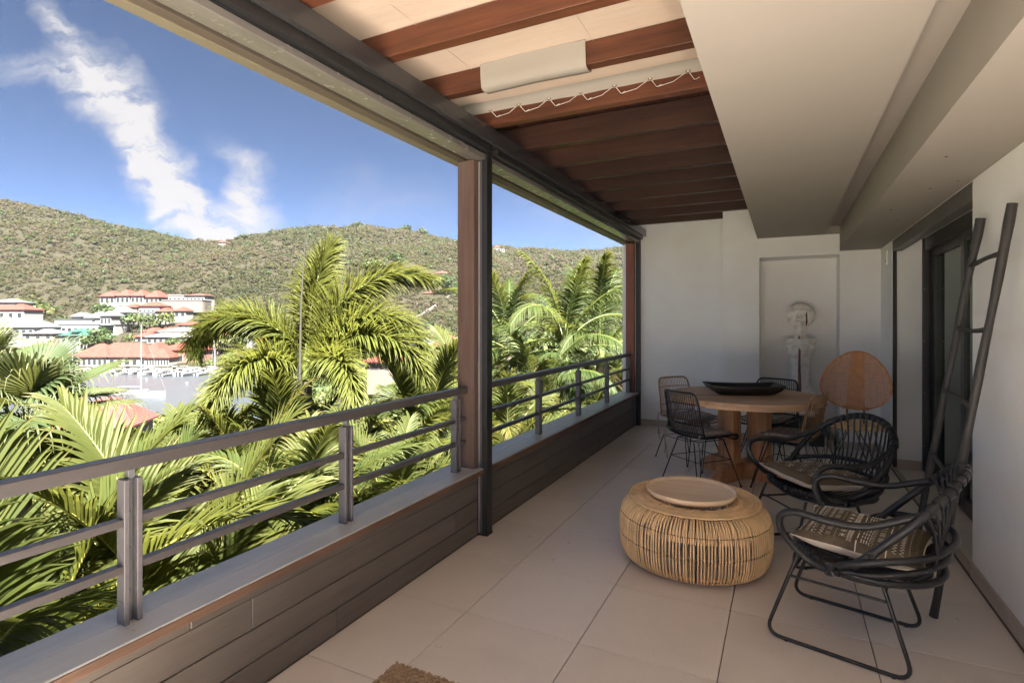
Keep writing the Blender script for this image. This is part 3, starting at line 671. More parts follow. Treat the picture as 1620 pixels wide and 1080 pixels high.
for sgn in (1, -1):
    for k in range(-40, 41):
        run = []
        for i in range(-40, 41):
            s_ = i*.016; y = s_*.55+k*.0165; z = s_*.83*sgn; p = cart(y, z)
            if p: run.append(p+Vector((.0015*((i+k) % 2)*sgn, 0, 0)))
        if len(run) > 2: strip(run, .0058, .001*sgn)
for k in range(-52, 53):
    if abs(k*.0058) > .07 and k % 5: continue
    run = [q for q in (cart(k*.0058*1.0, i*.02) for i in range(-14, 15)) if q]
    if len(run) > 2: strip(run, .0050 if abs(k*.0058) < .07 else .0016, 0)
mb.build('woven_back', FANR, FC, kind='stuff')
mb = MB(); 
for k in range(17):
    r_ = .05+.0115*k; z = .455+.030*(r_/.23)**3
    mb.tube([(.03+r_*1.02*math.cos(2*math.pi*i/30), r_*1.05*math.sin(2*math.pi*i/30), z) for i in range(30)], .0062, 5, True)
mb.build('woven_seat', RATT2, FC)
mb = MB(); mb.tube([(.03+.24*math.cos(2*math.pi*i/36), .245*math.sin(2*math.pi*i/36), .475) for i in range(36)], .014, 6, True)
for k in range(40):
    a = 2*math.pi*k/40; mb.tube([(.03+.255*math.cos(a), .26*math.sin(a), .49), (.03+.25*math.cos(a), .255*math.sin(a), .445)], .005, 4)
mb.build('seat_rim', RATT2, FC)
mb = MB().tube([(-.12, -.07, .47), (-.12, -.07, .64)], .010, 6); mb.tube([(-.12, .07, .47), (-.12, .07, .64)], .010, 6); mb.bbox(-.14, -.12, -.11, .11, .60, .625, .003); mb.build('back_support', BRRAT, FC)
for (sx, sy) in ((1, 1), (1, -1), (-1, 1), (-1, -1)):
    l = MB().tube([(.03+.05*sx, .03*sy, .45), (.03+.21*sx, .20*sy, .006)], .0055, 5); l.tube([(.03+.15*sx, .15*sy, .45), (.03+.21*sx, .20*sy, .006)], .0055, 5); l.build('leg', BLSTEEL, FC)
# ---------------------------------------------------------- hoop lounge armchairs (x forward)
HC = Vector((-.21, 0, .595)); HT = Vector((-.674, 0, .739))
def hoop(th, k=1.0):
    c_, s_ = math.cos(th), math.sin(th)
    if s_ < 0: c_ = math.copysign(abs(c_)**.45, c_); s_ = -abs(s_)**.75
    return HC + HT*(.315*k*s_) + Vector((0, .352*k*c_, 0))
def srim(th): return Vector((-.08+.275*math.cos(th), .315*math.sin(th), .400+.016*math.cos(th)))
def armchair(label, loc, rz):
    t = thing('lounge_chair', label, 'armchair', loc, rz, 'black rattan hoop armchairs')
    MB().tube([hoop(2*math.pi*i/56) for i in range(56)], .0165, 8, True).build('back_hoop', BLRAT, t)
    MB().tube([srim(2*math.pi*i/48) for i in range(48)], .0145, 8, True).build('seat_hoop', BLRAT, t)
    MB().tube([(-.08+.225*math.cos(2*math.pi*i/40), .26*math.sin(2*math.pi*i/40), .366) for i in range(40)], .012, 7, True).build('seat_underhoop', BLRAT, t)
    rail = spline([(-.02, .335, .43), (-.06, .355, .455), (-.15, .36, .49), (-.30, .27, .515), (-.375, .12, .53), (-.39, 0, .533), (-.375, -.12, .53), (-.30, -.27, .515), (-.15, -.36, .49), (-.06, -.355, .455), (-.02, -.335, .43)], 5)
    MB().tube(rail, .0145, 8).build('back_rail', BLRAT, t)
    rail = spline([(-.05, .33, .415), (-.15, .335, .43), (-.28, .26, .455), (-.355, .12, .465), (-.37, 0, .468), (-.355, -.12, .465), (-.28, -.26, .455), (-.15, -.335, .43), (-.05, -.33, .415)], 5)
    MB().tube(rail, .0125, 8).build('back_rail', BLRAT, t)
    for sy in (1, -1):
        a = spline([(-.02, sy*.325, .40), (.085, sy*.30, .405), (.155, sy*.31, .46), (.20, sy*.335, .535), (.195, sy*.35, .595), (.135, sy*.36, .625), (.02, sy*.365, .618), (-.11, sy*.357, .62), (-.245, sy*.325, .672), (-.29, sy*.31, .69)], 5)
        A_ = MB().tube(a, .0155, 8).build('arm', BLRAT, t)
        for i0, i1 in ((29, 33), (0, 4)):
            wr = MB(); P_ = a[i0:i1+1]
            for q in range(len(P_)-1):
                for e in range(4):
                    c_ = P_[q].lerp(P_[q+1], e/4); d_ = (P_[q+1]-P_[q]).normalized(); wr.tube([c_-d_*.0028, c_+d_*.0028], .0185, 8)
            wr.build('binding', BLRAT, A_)
    jt = MB()
    for sy in (1, -1):
        for p in (Vector((.01, sy*.335, .41)), Vector((-.14, sy*.355, .50))):
            for e in range(5): jt.tube([p+Vector((-.012+.006*e, 0, -.024)), p+Vector((.006-.006*e+.006, 0, .024))], .011, 6)
    jt.build('joint_binding', BLRAT, t)
    for k in range(15):
        th = R(32+116*k/14); top = hoop(th); y = top.y
        fr = math.acos(max(-1, min(1, -y*.93/.315))) # front rim angle
        fx = -.08+.275*math.sqrt(max(0, 1-(y*.72/.315)**2))
        P_ = spline([top+Vector((.020, 0, .004)), top.lerp(Vector((-.345, y*.72, .50)), .5)+Vector((-.0, 0, 0)), (-.335, y*.74, .50), (-.285, y*.66, .41), (-.16, y*.66, .378), (-.02, y*.70, .372), (fx-.03, y*.72, .402), (fx+.012, y*.72, .430), (fx+.020, y*.72, .412), (fx-.005, y*.72, .392)], 3)
        MB().tube(P_, .0058, 5).build('rod', BLRAT, t)
        d_ = (hoop(th+.05)-hoop(th-.05)).normalized()
        wr = MB().tube([top-d_*.016, top+d_*.016], .0215, 9); wr.build('wrap', BLRAT, t)
    for k in range(13):
        th = R(-60+10*k); p = srim(th); d_ = (srim(th+.05)-srim(th-.05)).normalized(); MB().tube([p-d_*.009, p+d_*.009], .0195, 8).build('wrap', BLRAT, t)
    for sy in (1, -1):
        P_ = fillet([(.165, sy*.20, .375), (.29, sy*.245, .009), (-.27, sy*.245, .009), (-.155, sy*.20, .36)], .075, 6)
        L_ = MB().tube(P_, .0085, 7).build('sled_leg', BLSTEEL, t)
        MB().tube([(.195, sy*.2115, .285), (-.180, sy*.2115, .285)], .0065, 6).build('side_bar', BLSTEEL, L_)
        for x in (.2, -.2): MB().lathe([(0, .0), (.008, 0), (.008, .004)], 7, (x, sy*.245, 0)).build('glide', BLACK, L_)
    MB().tube([(.19, -.21, .30), (.19, .21, .30)], .006, 6).build('cross_bar', BLSTEEL, t); MB().tube([(-.17, -.205, .33), (-.17, .205, .33)], .006, 6).build('cross_bar', BLSTEEL, t)
    return t
def cushion(label, loc, rz, tilt, strokes, w_=.245, T_=.06):
    t = thing('cushion', label, 'cushion', loc, 0); t.rotation_euler = Matrix.Rotation(rz, 3, 'Z').to_euler(); t.rotation_euler = (Matrix.Rotation(rz, 3, 'Z') @ Matrix.Rotation(tilt, 3, 'Y')).to_euler()
    def top(a, b, sg=1):
        pin = lambda q: 1-.10*(1-abs(q)**1.5)
        th = T_*((max(0, 1-a**4))*(max(0, 1-b**4)))**.55
        return Vector((a*w_*(1-.09*(1-b*b)*abs(a)**3), b*w_*(1-.09*(1-a*a)*abs(b)**3), sg*th*(1 if sg > 0 else .75) + .006*noise.noise(Vector((a*2.3, b*2.3, rz)))-.028*(a*a+b*b-1)*-.4))
    for sg, nm, m_ in ((1, 'cushion_top', CUSHF), (-1, 'cushion_back', CUSHU)):
        mb = MB(); n_ = 22
        for i in range(n_+1):
            for k in range(n_+1): mb.V.append(tuple(top(-1+2*i/n_, -1+2*k/n_, sg)))
        for i in range(n_):
            for k in range(n_):
                f_ = (i*(n_+1)+k, (i+1)*(n_+1)+k, (i+1)*(n_+1)+k+1, i*(n_+1)+k+1); mb.F.append(f_ if sg > 0 else f_[::-1]); mb.sm.append(True)
        mb.build(nm, m_, t)
    rim = [top(-1+2*i/20, -1) for i in range(20)]+[top(1, -1+2*i/20) for i in range(20)]+[top(1-2*i/20, 1) for i in range(20)]+[top(-1, 1-2*i/20) for i in range(20)]
    MB().tube(rim, .0035, 5, True).build('piping', CUSHU, t)
    pr = MB()
    for s_ in strokes:
        P_ = []
        for (p, q) in zip(s_[:-1], s_[1:]):
            k_ = max(1, int(math.hypot(q[0]-p[0], q[1]-p[1])/.07)); P_ += [(p[0]+(q[0]-p[0])*e/k_, p[1]+(q[1]-p[1])*e/k_) for e in range(k_)]
        P_.append(s_[-1]); P3 = [top(a, b)+Vector((0, 0, .0016)) for a, b in P_]
        V = []
        for i, p in enumerate(P3):
            t_ = (P3[min(i+1, len(P3)-1)]-P3[max(0, i-1)]); t_ = t_.normalized() if t_.length > 1e-6 else Vector((1, 0, 0))
            s2 = Vector((-t_.y, t_.x, 0)).normalized()*.0021; V += [p-s2, p+s2]
        pr.add(V, [(2*i, 2*i+1, 2*i+3, 2*i+2) for i in range(len(P3)-1)], True)
    pr.build('printed_pattern', PRINT, t, kind='stuff'); return t
random.seed(11); S1 = []
def jt(): return random.uniform(-.008, .008)
for r_ in range(17):
    a = -.88+.11*r_; kind = ['dash', 'dots', 'zig', 'zig', 'line', 'bars', 'box', 'bars2', 'line', 'grid', 'cross', 'dots', 'bars', 'zig', 'box', 'dash', 'dots'][r_]
    b = -.9
    while b < .88:
        if kind == 'dash': S1.append([(a-.03, b), (a+.03, b+.03)]); b += .06
        elif kind == 'dots': S1.append([(a, b), (a+.006, b+.02)]); b += .07
        elif kind == 'zig': S1.append([(a-.03, b), (a+.03, b+.05), (a-.03, b+.10)]); b += .10
        elif kind == 'line': S1.append([(a+jt(), b), (a+jt(), b+.28)]); b += .34
        elif kind == 'bars': S1.append([(a-.04, b), (a+.04, b)]); b += .045 if (int(b*10) % 3) else .12
        elif kind == 'box': S1.append([(a-.035, b), (a+.035, b), (a+.035, b+.07), (a-.02, b+.07)]); b += .13
        elif kind == 'bars2': S1 += [[(a-.04, b), (a-.04, b+.12)], [(a, b), (a, b+.12)], [(a+.04, b), (a+.04, b+.12)]]; b += .18
        elif kind == 'grid': S1 += [[(a-.04, b), (a+.04, b+.04)], [(a+.04, b), (a-.04, b+.04)]]; b += .045
        elif kind == 'cross': S1 += [[(a-.05, b), (a+.05, b+.10)], [(a+.05, b), (a-.05, b+.10)], [(a, b-.01), (a, b+.11)]]; b += .2
S2 = []
for i in range(4):
    for k in range(4):
        a, b = -.66+.44*i+jt(), -.66+.44*k+jt()
        for sx in (1, -1):
            for sy in (1, -1):
                S2.append([(a+sx*.03, b+sy*.03), (a+sx*.10, b+sy*.10)]); S2.append([(a+sx*.03, b+sy*.075), (a+sx*.03, b+sy*.025), (a+sx*.085, b+sy*.025)])
for i in range(3):
    for k in range(3):
        a, b = -.44+.44*i, -.44+.44*k
        for r_ in (.05, .10, .15):
            nq = int(r_*190)
            for q in range(nq):
                an = 2*math.pi*q/nq; S2.append([(a+r_*math.cos(an), b+r_*math.sin(an)), (a+r_*math.cos(an)+.012, b+r_*math.sin(an)+.008)])
AC1 = (.26, 2.95, 0); A1 = R(166)
AC2 = (.14, 3.92, 0); A2 = R(214)
armchair('black rattan hoop armchair in front of the ladder, facing the ottoman', AC1, A1)
armchair('black rattan hoop armchair farther back, between the dining table and the nearer armchair', AC2, A2)
def onseat(c, a, dx, z): return (c[0]+math.cos(a)*dx, c[1]+math.sin(a)*dx, z)
cushion('brown mudcloth cushion with rows of stripes and zigzags on the nearer armchair', onseat(AC1, A1, -.06, .462), A1, R(-3), S1)
cushion('brown mudcloth cushion with crosses and dotted rings on the farther armchair', onseat(AC2, A2, -.06, .465), A2, R(-3), S2)
# ---------------------------------------------------------- ottoman and tray
O = thing('rattan_ottoman', 'big round drum-shaped natural rattan ottoman on the tiles', 'ottoman', (-.495, 3.46, 0)); O.scale = (.955, .955, 1)
prof = spline([(.395, 0, .028), (.430, 0, .045), (.452, 0, .11), (.458, 0, .20), (.450, 0, .28), (.420, 0, .335), (.372, 0, .362), (.31, 0, .372), (.27, 0, .372)], 3)
mb = MB(); mb2 = MB(); mb3 = MB(); NR = 150
for k in range(NR):
    a = 2*math.pi*(k+random.uniform(-.16, .16))/NR; da = random.uniform(-.012, .012)
    P_ = [(p.x*math.cos(a+da*p.z/.37), p.x*math.sin(a+da*p.z/.37), p.z) for p in prof]; mb.tube(P_, .0056, 5, caps=False)
for k in range(NR):     # second, leaning layer over the shoulder
    a = 2*math.pi*(k+.5)/NR; sec = [p for p in prof if p.z > .24]
    P_ = [((p.x-.004)*math.cos(a+.06*i/len(sec)*(1 if k % 2 else 1)), (p.x-.004)*math.sin(a+.06*i/len(sec)), p.z-.003) for i, p in enumerate(sec)]; mb2.tube(P_, .0042, 4, caps=False)
mb.build('rods', RATTAN, O, kind='stuff'); mb2.build('shoulder_rods', RATT2, O, kind='stuff')
def ringt(r_, z, q, m_, nm, nn=72): return MB().tube([(r_*math.cos(2*math.pi*i/nn), r_*math.sin(2*math.pi*i/nn), z+.0015*math.sin(i*1.7)) for i in range(nn)], q, 5, True).build(nm, m_, O)
for r_, z in ((.458, .165), (.459, .17)): ringt(r_, z, .003, RATD, 'binding_ring')
ringt(.451, .285, .003, RATD, 'binding_ring'); ringt(.37, .035, .010, RATTAN, 'base_ring'); ringt(.449, .165, .006, RATTAN, 'inner_ring')
for k in range(20): ringt(.398-.0085*k, .3765-.00005*(k-4)**2, .0046, RATTAN if k % 5 else RATT2, 'top_coil')
for k in range(8):
    a = R(45*k+10); MB().tube([(p.x*.985*math.cos(a), p.x*.985*math.sin(a), p.z) for p in prof], .004, 5).build('frame_rib', BLACK, O)
for k in range(4): MB().lathe([(0, 0), (.014, 0), (.014, .03)], 8, (.33*math.cos(R(90*k+62)), .33*math.sin(R(90*k+62)), 0)).build('foot', BLACK, O)
MB().lathe([(0, -.012), (.250, -.012), (.259, .0), (.263, .022), (.257, .0225), (.249, .007), (.242, .003), (0, .003)], 64).build('tray', TRAYW, label='round pale wooden tray lying on the rattan ottoman', cat='tray', loc=(-.515, 3.49, .3965))
# ---------------------------------------------------------- ladder
LD = thing('ladder', 'black rustic pole ladder leaning on the white wall by the sliding door', 'ladder', (.63, 3.5, 0))
o0 = Vector((.63, 3.5, 0)); P1, Q1 = Vector((.640, 3.262, .02)), Vector((.895, 3.115, 1.955)); P2, Q2 = Vector((.632, 3.757, .02)), Vector((.905, 3.60, 1.97))
def pole(P_, Q_, sd):
    pts = []; rr_ = []
    for i in range(24):
        f_ = i/23; p = P_.lerp(Q_, f_)-o0 + Vector((0, 0, 0)); bow = math.sin(f_*math.pi)*.016
        p += Vector((-bow*.4+.006*noise.noise(Vector((f_*5, sd, 0))), bow*-.8*(1 if sd < 2 else .6)+.008*noise.noise(Vector((f_*4, sd, 4))), 0))
        pts.append(p); rr_.append(.0178+.0035*noise.noise(Vector((f_*9, sd, 9)))+(.003 if f_ > .93 else 0))
    MB().tube(pts, rr_, 9).build('pole', LADW, LD); return pts
a1 = pole(P1, Q1, 1.3); a2 = pole(P2, Q2, 2.7)
def onp(pts, f_): x = f_*23; i = min(22, int(x)); return pts[i].lerp(pts[i+1], x-i)
for k, (f1, f2) in enumerate(((.15, .175), (.345, .355), (.53, .535), (.715, .71), (.89, .875))):
    p, q = onp(a1, f1), onp(a2, f2); MB().tube(spline([p, p.lerp(q, .5)+Vector((0, 0, (-.012 if k % 2 else .008))), q], 5), [.0115+.001*math.sin(i) for i in range(11)], 7).build('rung', LADW, LD)
# ---------------------------------------------------------- statue on a dark plinth
PL = MB().bbox(-.28, .28, -.15, .14, 0, .33, .004).build('plinth', BLACK, label='low dark plinth under the carved statue in the wall recess', cat='plinth', loc=(.13, 7.33, 0))
def remesh(mb, name, mt, loc, label, cat, vox=.008, rz=0):
    o = mb.build(name, mt, loc=loc, label=label, cat=cat, rz=rz); m_ = o.modifiers.new('r', 'REMESH'); m_.mode = 'VOXEL'; m_.voxel_size = vox; m_.use_smooth_shade = True
    s_ = o.modifiers.new('s', 'SMOOTH'); s_.iterations = 3; return o
st = MB()
st.ball((0, 0, 1.175), (.152, .065, .148), 28, 18)
st.tube([(0, 0, 1.10), (0, 0, .85)], [.060, .066], 14); st.tube([(0, .0, .90), (0, 0, .60), (0, 0, .35), (0, 0, .16)], [.088, .108, .105, .085], 16)
st.bbox(-.165, -.05, -.045, .045, .845, .905, .012); st.bbox(.05, .165, -.045, .045, .845, .905, .012)
st.tube([(-.08, 0, .83), (-.13, 0, .80), (-.10, 0, .70)], [.03, .03, .03], 8); st.tube([(.08, 0, .83), (.13, 0, .80), (.10, 0, .70)], [.03, .03, .03], 8)
for sx in (-1, 1):
    st.tube([(sx*.06, 0, .34), (sx*.115, -.01, .22), (sx*.10, -.01, .12), (sx*.085, -.02, .02)], [.05, .055, .045, .05], 10)
st.bbox(-.15, .15, -.09, .08, 0, .04, .01)
st.tube([(-.012, -.060, 1.24), (-.012, -.085, 1.16)], [.012, .024], 8); st.bbox(-.040, .018, -.100, -.05, 1.135, 1.155, .008)
for sx in (-.062, .038): st.tube([(sx-.03, -.055, 1.232), (sx, -.066, 1.242), (sx+.03, -.055, 1.232)], .010, 6); st.ball((sx, -.054, 1.205), (.026, .012, .013), 10, 6)
st.tube([(-.055, -.058, 1.095), (-.012, -.072, 1.108), (.03, -.058, 1.095)], .010, 6); st.tube([(-.055, -.058, 1.09), (-.012, -.068, 1.078), (.03, -.058, 1.09)], .010, 6)
ST = remesh(st, 'statue', STONE, (.17, 7.36, .331), 'white chalky carved figure with round head and brown split, in the wall recess', 'statue', .008)
SM = ST
cr = MB(); cr.add([(.052, -.069, 1.235), (.066, -.066, 1.23), (.072, -.062, 1.10), (.060, -.058, 1.06), (.050, -.060, 1.10)], [(0, 4, 3, 2, 1)])
V = [(.052, -.073, 1.245), (.066, -.071, 1.235), (.070, -.062, 1.10), (.062, -.052, 1.045), (.050, -.056, 1.09)]
cr = MB().tube([(.058, -.050, 1.245), (.062, -.052, 1.18), (.063, -.048, 1.10), (.060, -.040, 1.06)], [.006, .012, .011, .006], 6); cr.build('split', CRACK, ST)
cr = MB().tube([(-.012, -.046, .965), (-.014, -.062, .90), (-.010, -.084, .75), (-.012, -.096, .55), (-.008, -.094, .35), (-.01, -.085, .2)], [.004, .014, .018, .019, .020, .018], 6); cr.build('split', CRACK, ST)
# ============================================================ landscape
cs_, sn_ = math.cos(YAW), math.sin(YAW)
def W2(u, D): l = (u-810)/865*D; return (-sn_*D+cs_*l, cs_*D+sn_*l)
def zpx(y, D): return 1.44-(y-508)/865*D
RU = [-900, -300, -120, 0, 60, 130, 180, 240, 300, 350, 420, 500, 560, 620, 680, 725, 800, 850, 900, 950, 990, 1100, 1500, 2500]
RY = [330, 322, 318, 320, 328, 343, 358, 372, 383, 382, 371, 360, 359, 364, 374, 385, 391, 397, 400, 398, 391, 392, 395, 400]
DR = [(-900, 520), (0, 500), (300, 540), (420, 560), (560, 600), (725, 600), (800, 760), (1000, 780), (2500, 780)]
LP = [(0, -3.6), (6, -4.4), (20, -7), (50, -12), (100, -17.2), (112, -18.6), (190, -18.6), (197, -18.4), (199, -15.9), (210, -15.2), (225, -11), (240, -4.5), (260, 1.5), (290, 10.5)]
RP = [(0, -3.6), (6, -4.4), (20, -6.5), (60, -10), (100, -11.5), (150, -10), (220, -4.5), (300, 8)]
def terr(x, y):         # numpy arrays
    x = np.asarray(x, float); y = np.asarray(y, float)
    rho = np.hypot(x, y); d = -sn_*x+cs_*y; l = cs_*x+sn_*y
    th = np.arctan2(l, d); D = rho*np.maximum(np.cos(th), .45)
    u = 810+865*np.tan(np.clip(th, -1.1, 1.1))
    dr = np.interp(u, [a for a, _ in DR], [b for _, b in DR]); zr = 1.44+(508-np.interp(u, RU, RY))/865*dr
    def prof(P):
        base = np.interp(D, [a for a, _ in P], [b for _, b in P]); d0, z0 = P[-1]
        t = np.clip((D-d0)/(dr-d0), 0, 1); hill = z0+(zr-z0)*(t**.92)
        back = zr-(D-dr)*.10; back = np.maximum(back, -60)
        return np.where(D < d0, base, np.where(D < dr, hill, back))
    w_ = np.clip((u-400)/150, 0, 1); w_ = w_*w_*(3-2*w_)
    z = prof(LP)*(1-w_)+prof(RP)*w_
    k = np.clip((D-240)/120, 0, 1)*np.clip((dr-D)/60+.15, .15, 1)
    z = z+k*(3.2*np.sin(x*.045+1.3*np.sin(y*.021))+2.2*np.sin(y*.06+x*.02)+1.2*np.sin(x*.13+y*.09))
    return z
def th1(x, y): return float(terr([x], [y])[0])
ths = np.concatenate([np.linspace(-62, 42, 209), np.linspace(45, 296, 84)[:-1]])
rs = np.concatenate([[0.01, 3], np.linspace(6, 60, 14), np.linspace(66, 250, 62), np.linspace(254, 900, 130), [1000, 1300, 2000, 3500, 5200]])
TH, RR = np.meshgrid(np.radians(ths), rs, indexing='ij')
dd, ll = RR*np.cos(TH), RR*np.sin(TH); X = -sn_*dd+cs_*ll; Y = cs_*dd+sn_*ll; Z = terr(X, Y)
nth, nr = X.shape; V = np.stack([X, Y, Z], -1).reshape(-1, 3)
fc = [(i*nr+k, i*nr+k+1, ((i+1) % nth)*nr+k+1, ((i+1) % nth)*nr+k) for i in range(nth) for k in range(nr-1)]
m, n, b = mat('hillside_soil', .95, 0, .1); t = n.n('ShaderNodeTexCoord').outputs['Object']
f1 = n.noise(t, .018, 8, .65); f2 = n.noise(t, .22, 6, .7)
c1 = n.ramp(f2, [(.3, (0.0112, 0.0113, 0.0053)), (.45, (0.0195, 0.0169, 0.0107)), (.6, (0.0260, 0.0221, 0.0149)), (.75, (0.0158, 0.0174, 0.0075))])
n.l(n.mix(n.m('MULTIPLY', f1, .6), c1, (0.0144, 0.0151, 0.0073)), b.inputs['Base Color']); bump(n, b, f2, .5, .6)
me = bpy.data.meshes.new('terrain'); me.from_pydata(V.tolist(), [], fc); me.materials.append(m); me.polygons.foreach_set('use_smooth', [True]*len(fc))
link('terrain', me, kind='structure')
m, n, b = mat('harbour_water', .30, 0, .4); t = n.n('ShaderNodeTexCoord').outputs['Object']
b.inputs['Base Color'].default_value = (.03, .036, .042, 1); bump(n, b, n.noise(n.mapv(t, (1, .5, 1)), .9, 4, .6), .5, .12)
MB().add([(-3500, -3500, -16.9), (3500, -3500, -16.9), (3500, 3500, -16.9), (-3500, 3500, -16.9)], [(0, 1, 2, 3)]).build('harbour_water', m, kind='structure')
# quay edge
STONEQ = simple('quay_stone', (.11, .085, .065), .9, var=.2, scale=.5)
q = MB(); P_ = [W2(u, 199.2) for u in range(60, 440, 20)]
V = []
for (x, y) in P_:
    dx, dy = x*.012, y*.012; V += [(x, y, -19), (x, y, -15.75), (x+dx, y+dy, -15.75), (x+dx, y+dy, -19)]
q.add(V, [(4*i+k, 4*i+4+k, 4*i+5+k, 4*i+1+k) for i in range(len(P_)-1) for k in range(3)]); q.build('quay', STONEQ, kind='structure')
# ------------------------------------------------------------ leaf-clump foliage (numpy)
rng = np.random.default_rng(3)
def leafcloud(C, S, T, nq, q=.42, flat=.75, shell=.55, name='scrub', mt=None, **kw):
    """C centres (n,3), S radii (n,), T tints (n,), nq quads each"""
    n_ = len(C); M_ = n_*nq
    dirs = rng.normal(size=(M_, 3)); dirs /= np.linalg.norm(dirs, axis=1)[:, None]; dirs[:, 2] = np.where(dirs[:, 2] < -.3, -dirs[:, 2]*.6, dirs[:, 2])
    r_ = shell+(1-shell)*rng.random(M_)**.7; lump = 1+.22*np.sin(dirs[:, 0]*4+np.repeat(rng.random(n_)*6, nq))*np.cos(dirs[:, 1]*5)
    P = np.repeat(C, nq, 0)+dirs*(r_*lump*np.repeat(S, nq))[:, None]*np.array([1, 1, flat])
    nn = dirs+rng.normal(size=(M_, 3))*.55; nn /= np.linalg.norm(nn, axis=1)[:, None]
    a = np.cross(nn, rng.normal(size=(M_, 3))); a /= np.linalg.norm(a, axis=1)[:, None]; b_ = np.cross(nn, a)
    sz = (np.repeat(S, nq)*q*(.6+.8*rng.random(M_)))[:, None]
    V = np.stack([P-a*sz*.6-b_*sz*.35, P+a*sz*.5-b_*sz*.6, P+a*sz*.65+b_*sz*.4, P-a*sz*.45+b_*sz*.6], 1).reshape(-1, 3)
    me = bpy.data.meshes.new(name); me.vertices.add(M_*4); me.vertices.foreach_set('co', V.ravel())
    me.loops.add(M_*4); me.loops.foreach_set('vertex_index', np.arange(M_*4, dtype=np.int32)); me.polygons.add(M_)
    me.polygons.foreach_set('loop_start', np.arange(0, M_*4, 4, dtype=np.int32)); me.polygons.foreach_set('loop_total', np.full(M_, 4, dtype=np.int32))
    tn = np.clip(np.repeat(T, nq)+rng.normal(size=M_)*.035, 0, 1).astype(np.float32)
    at = me.attributes.new('tint', 'FLOAT', 'POINT'); at.data.foreach_set('value', np.repeat(tn, 4)); me.materials.append(mt); me.update(calc_edges=True)
    return link(name, me, **kw)
def nz(x, y, s_): return np.array([noise.noise(Vector((a*s_, b*s_, 0))) for a, b in zip(x, y)])
# hillside scrub
HOUSES = []      # (u, y_base, D, half width) filled below; scrub keeps off them
# ------------------------------------------------------------ houses
WALLH = simple('white_render', (.135, .133, .132), .85, var=.05, scale=.6); WALLC = simple('cream_render', (.11, .09, .073), .85, var=.06, scale=.6)
WALLB = simple('brick_wall', (.13, .07, .05), .9, var=.15, scale=.8)
def roofm(name, c):
    m, n, b = mat(name, .75, 0, .25); t = n.n('ShaderNodeTexCoord').outputs['Object']
    wv_ = n.n('ShaderNodeTexWave', wave_type='BANDS', bands_direction='X'); n.l(t, wv_.inputs[0]); wv_.inputs['Scale'].default_value = 1.4
    f = n.noise(t, .5, 5, .7); n.l(n.ramp(f, [(.3, [x*.75 for x in c]), (.7, [min(1, x*1.2) for x in c])]), b.inputs['Base Color']); bump(n, b, wv_.outputs[1], .6, .12); return m
ROOFR = roofm('coral_red_roof', (.105, .024, .017)); ROOFG = roofm('grey_roof', (.062, .065, .07)); ROOFW = roofm('white_roof', (.13, .13, .13)); ROOFN = roofm('green_roof', (.015, .06, .042)); ROOFP = roofm('faded_pink_roof', (.105, .033, .027))
PANE = simple('dark_window', (.02, .024, .026), .2); SHUT = simple('white_frame', (.19, .19, .185), .6)
def hip(mb, x0, x1, y0, y1, z, h, ov=.5):
    x0 -= ov; x1 += ov; y0 -= ov; y1 += ov; w_, d_ = x1-x0, y1-y0; k = min(w_, d_)/2
    if w_ >= d_: r0, r1 = (x0+k*.9, (y0+y1)/2, z+h), (x1-k*.9, (y0+y1)/2, z+h)
    else: r0, r1 = ((x0+x1)/2, y0+k*.9, z+h), ((x0+x1)/2, y1-k*.9, z+h)
    B_ = [(x0, y0, z), (x1, y0, z), (x1, y1, z), (x0, y1, z)]; L_ = [(p[0], p[1], z-.22) for p in B_]
    mb.add(B_+[r0, r1]+L_, ([(0, 1, 5, 4), (1, 2, 5), (2, 3, 4, 5), (3, 0, 4)] if w_ >= d_ else [(0, 1, 4), (1, 2, 5, 4), (2, 3, 5), (3, 0, 4, 5)])+[(9, 8, 7, 6), (6, 7, 1, 0), (7, 8, 2, 1), (8, 9, 3, 2), (9, 6, 0, 3)])
def house(name, label, u, yb, D, mods, yaw=0, cat='house', group='houses across the harbour'):
    """mods: (x0,x1 px from u ; y eave px above base ; roof px ; depth m ; wall, roof, windows, base px)"""
    x, y = W2(u, D); z = zpx(yb, D); t = thing(name, label, cat, (x, y, z), YAW+R(yaw), group); s_ = D/865; front = 0
    for q_ in mods:
        x0, x1, he, hr, dep, wm, rm, nw = q_[:8]; zb = (q_[8] if len(q_) > 8 else 0)*s_; yo = q_[9] if len(q_) > 9 else 0
        x0, x1, he, hr = x0*s_, x1*s_, he*s_, hr*s_
        MB().box(x0, x1, yo, yo+dep, zb-(4 if zb == 0 else 0), zb+he).build('wall', wm, t)
        r_ = MB()
        if hr > 0: hip(r_, x0, x1, yo, yo+dep, zb+he+.2, hr, .55)
        else: r_.box(x0-.2, x1+.2, yo-.2, yo+dep+.2, zb+he+.003, zb+he+.35)
        r_.build('roof', rm, t)
        if nw:
            wg = (x1-x0)/nw; hh = min(2.0, he*.62)
            for i in range(nw):
                cx_ = x0+wg*(i+.5); wd_ = min(1.6, wg*.55); zc = zb+he*.48
                f_ = MB().box(cx_-wd_/2-.12, cx_+wd_/2+.12, yo-.06, yo-.002, zc-hh/2-.1, zc+hh/2+.1).build('window', SHUT, t)
                MB().box(cx_-wd_/2, cx_+wd_/2, yo-.10, yo-.0605, zc-hh/2, zc+hh/2).build('pane', PANE, f_)
        HOUSES.append((x+cs_*(x0+x1)/2, y+sn_*(x0+x1)/2, (x1-x0)/2+2.5, dep/2+2.5))
    return t
WH, RD = WALLH, ROOFR
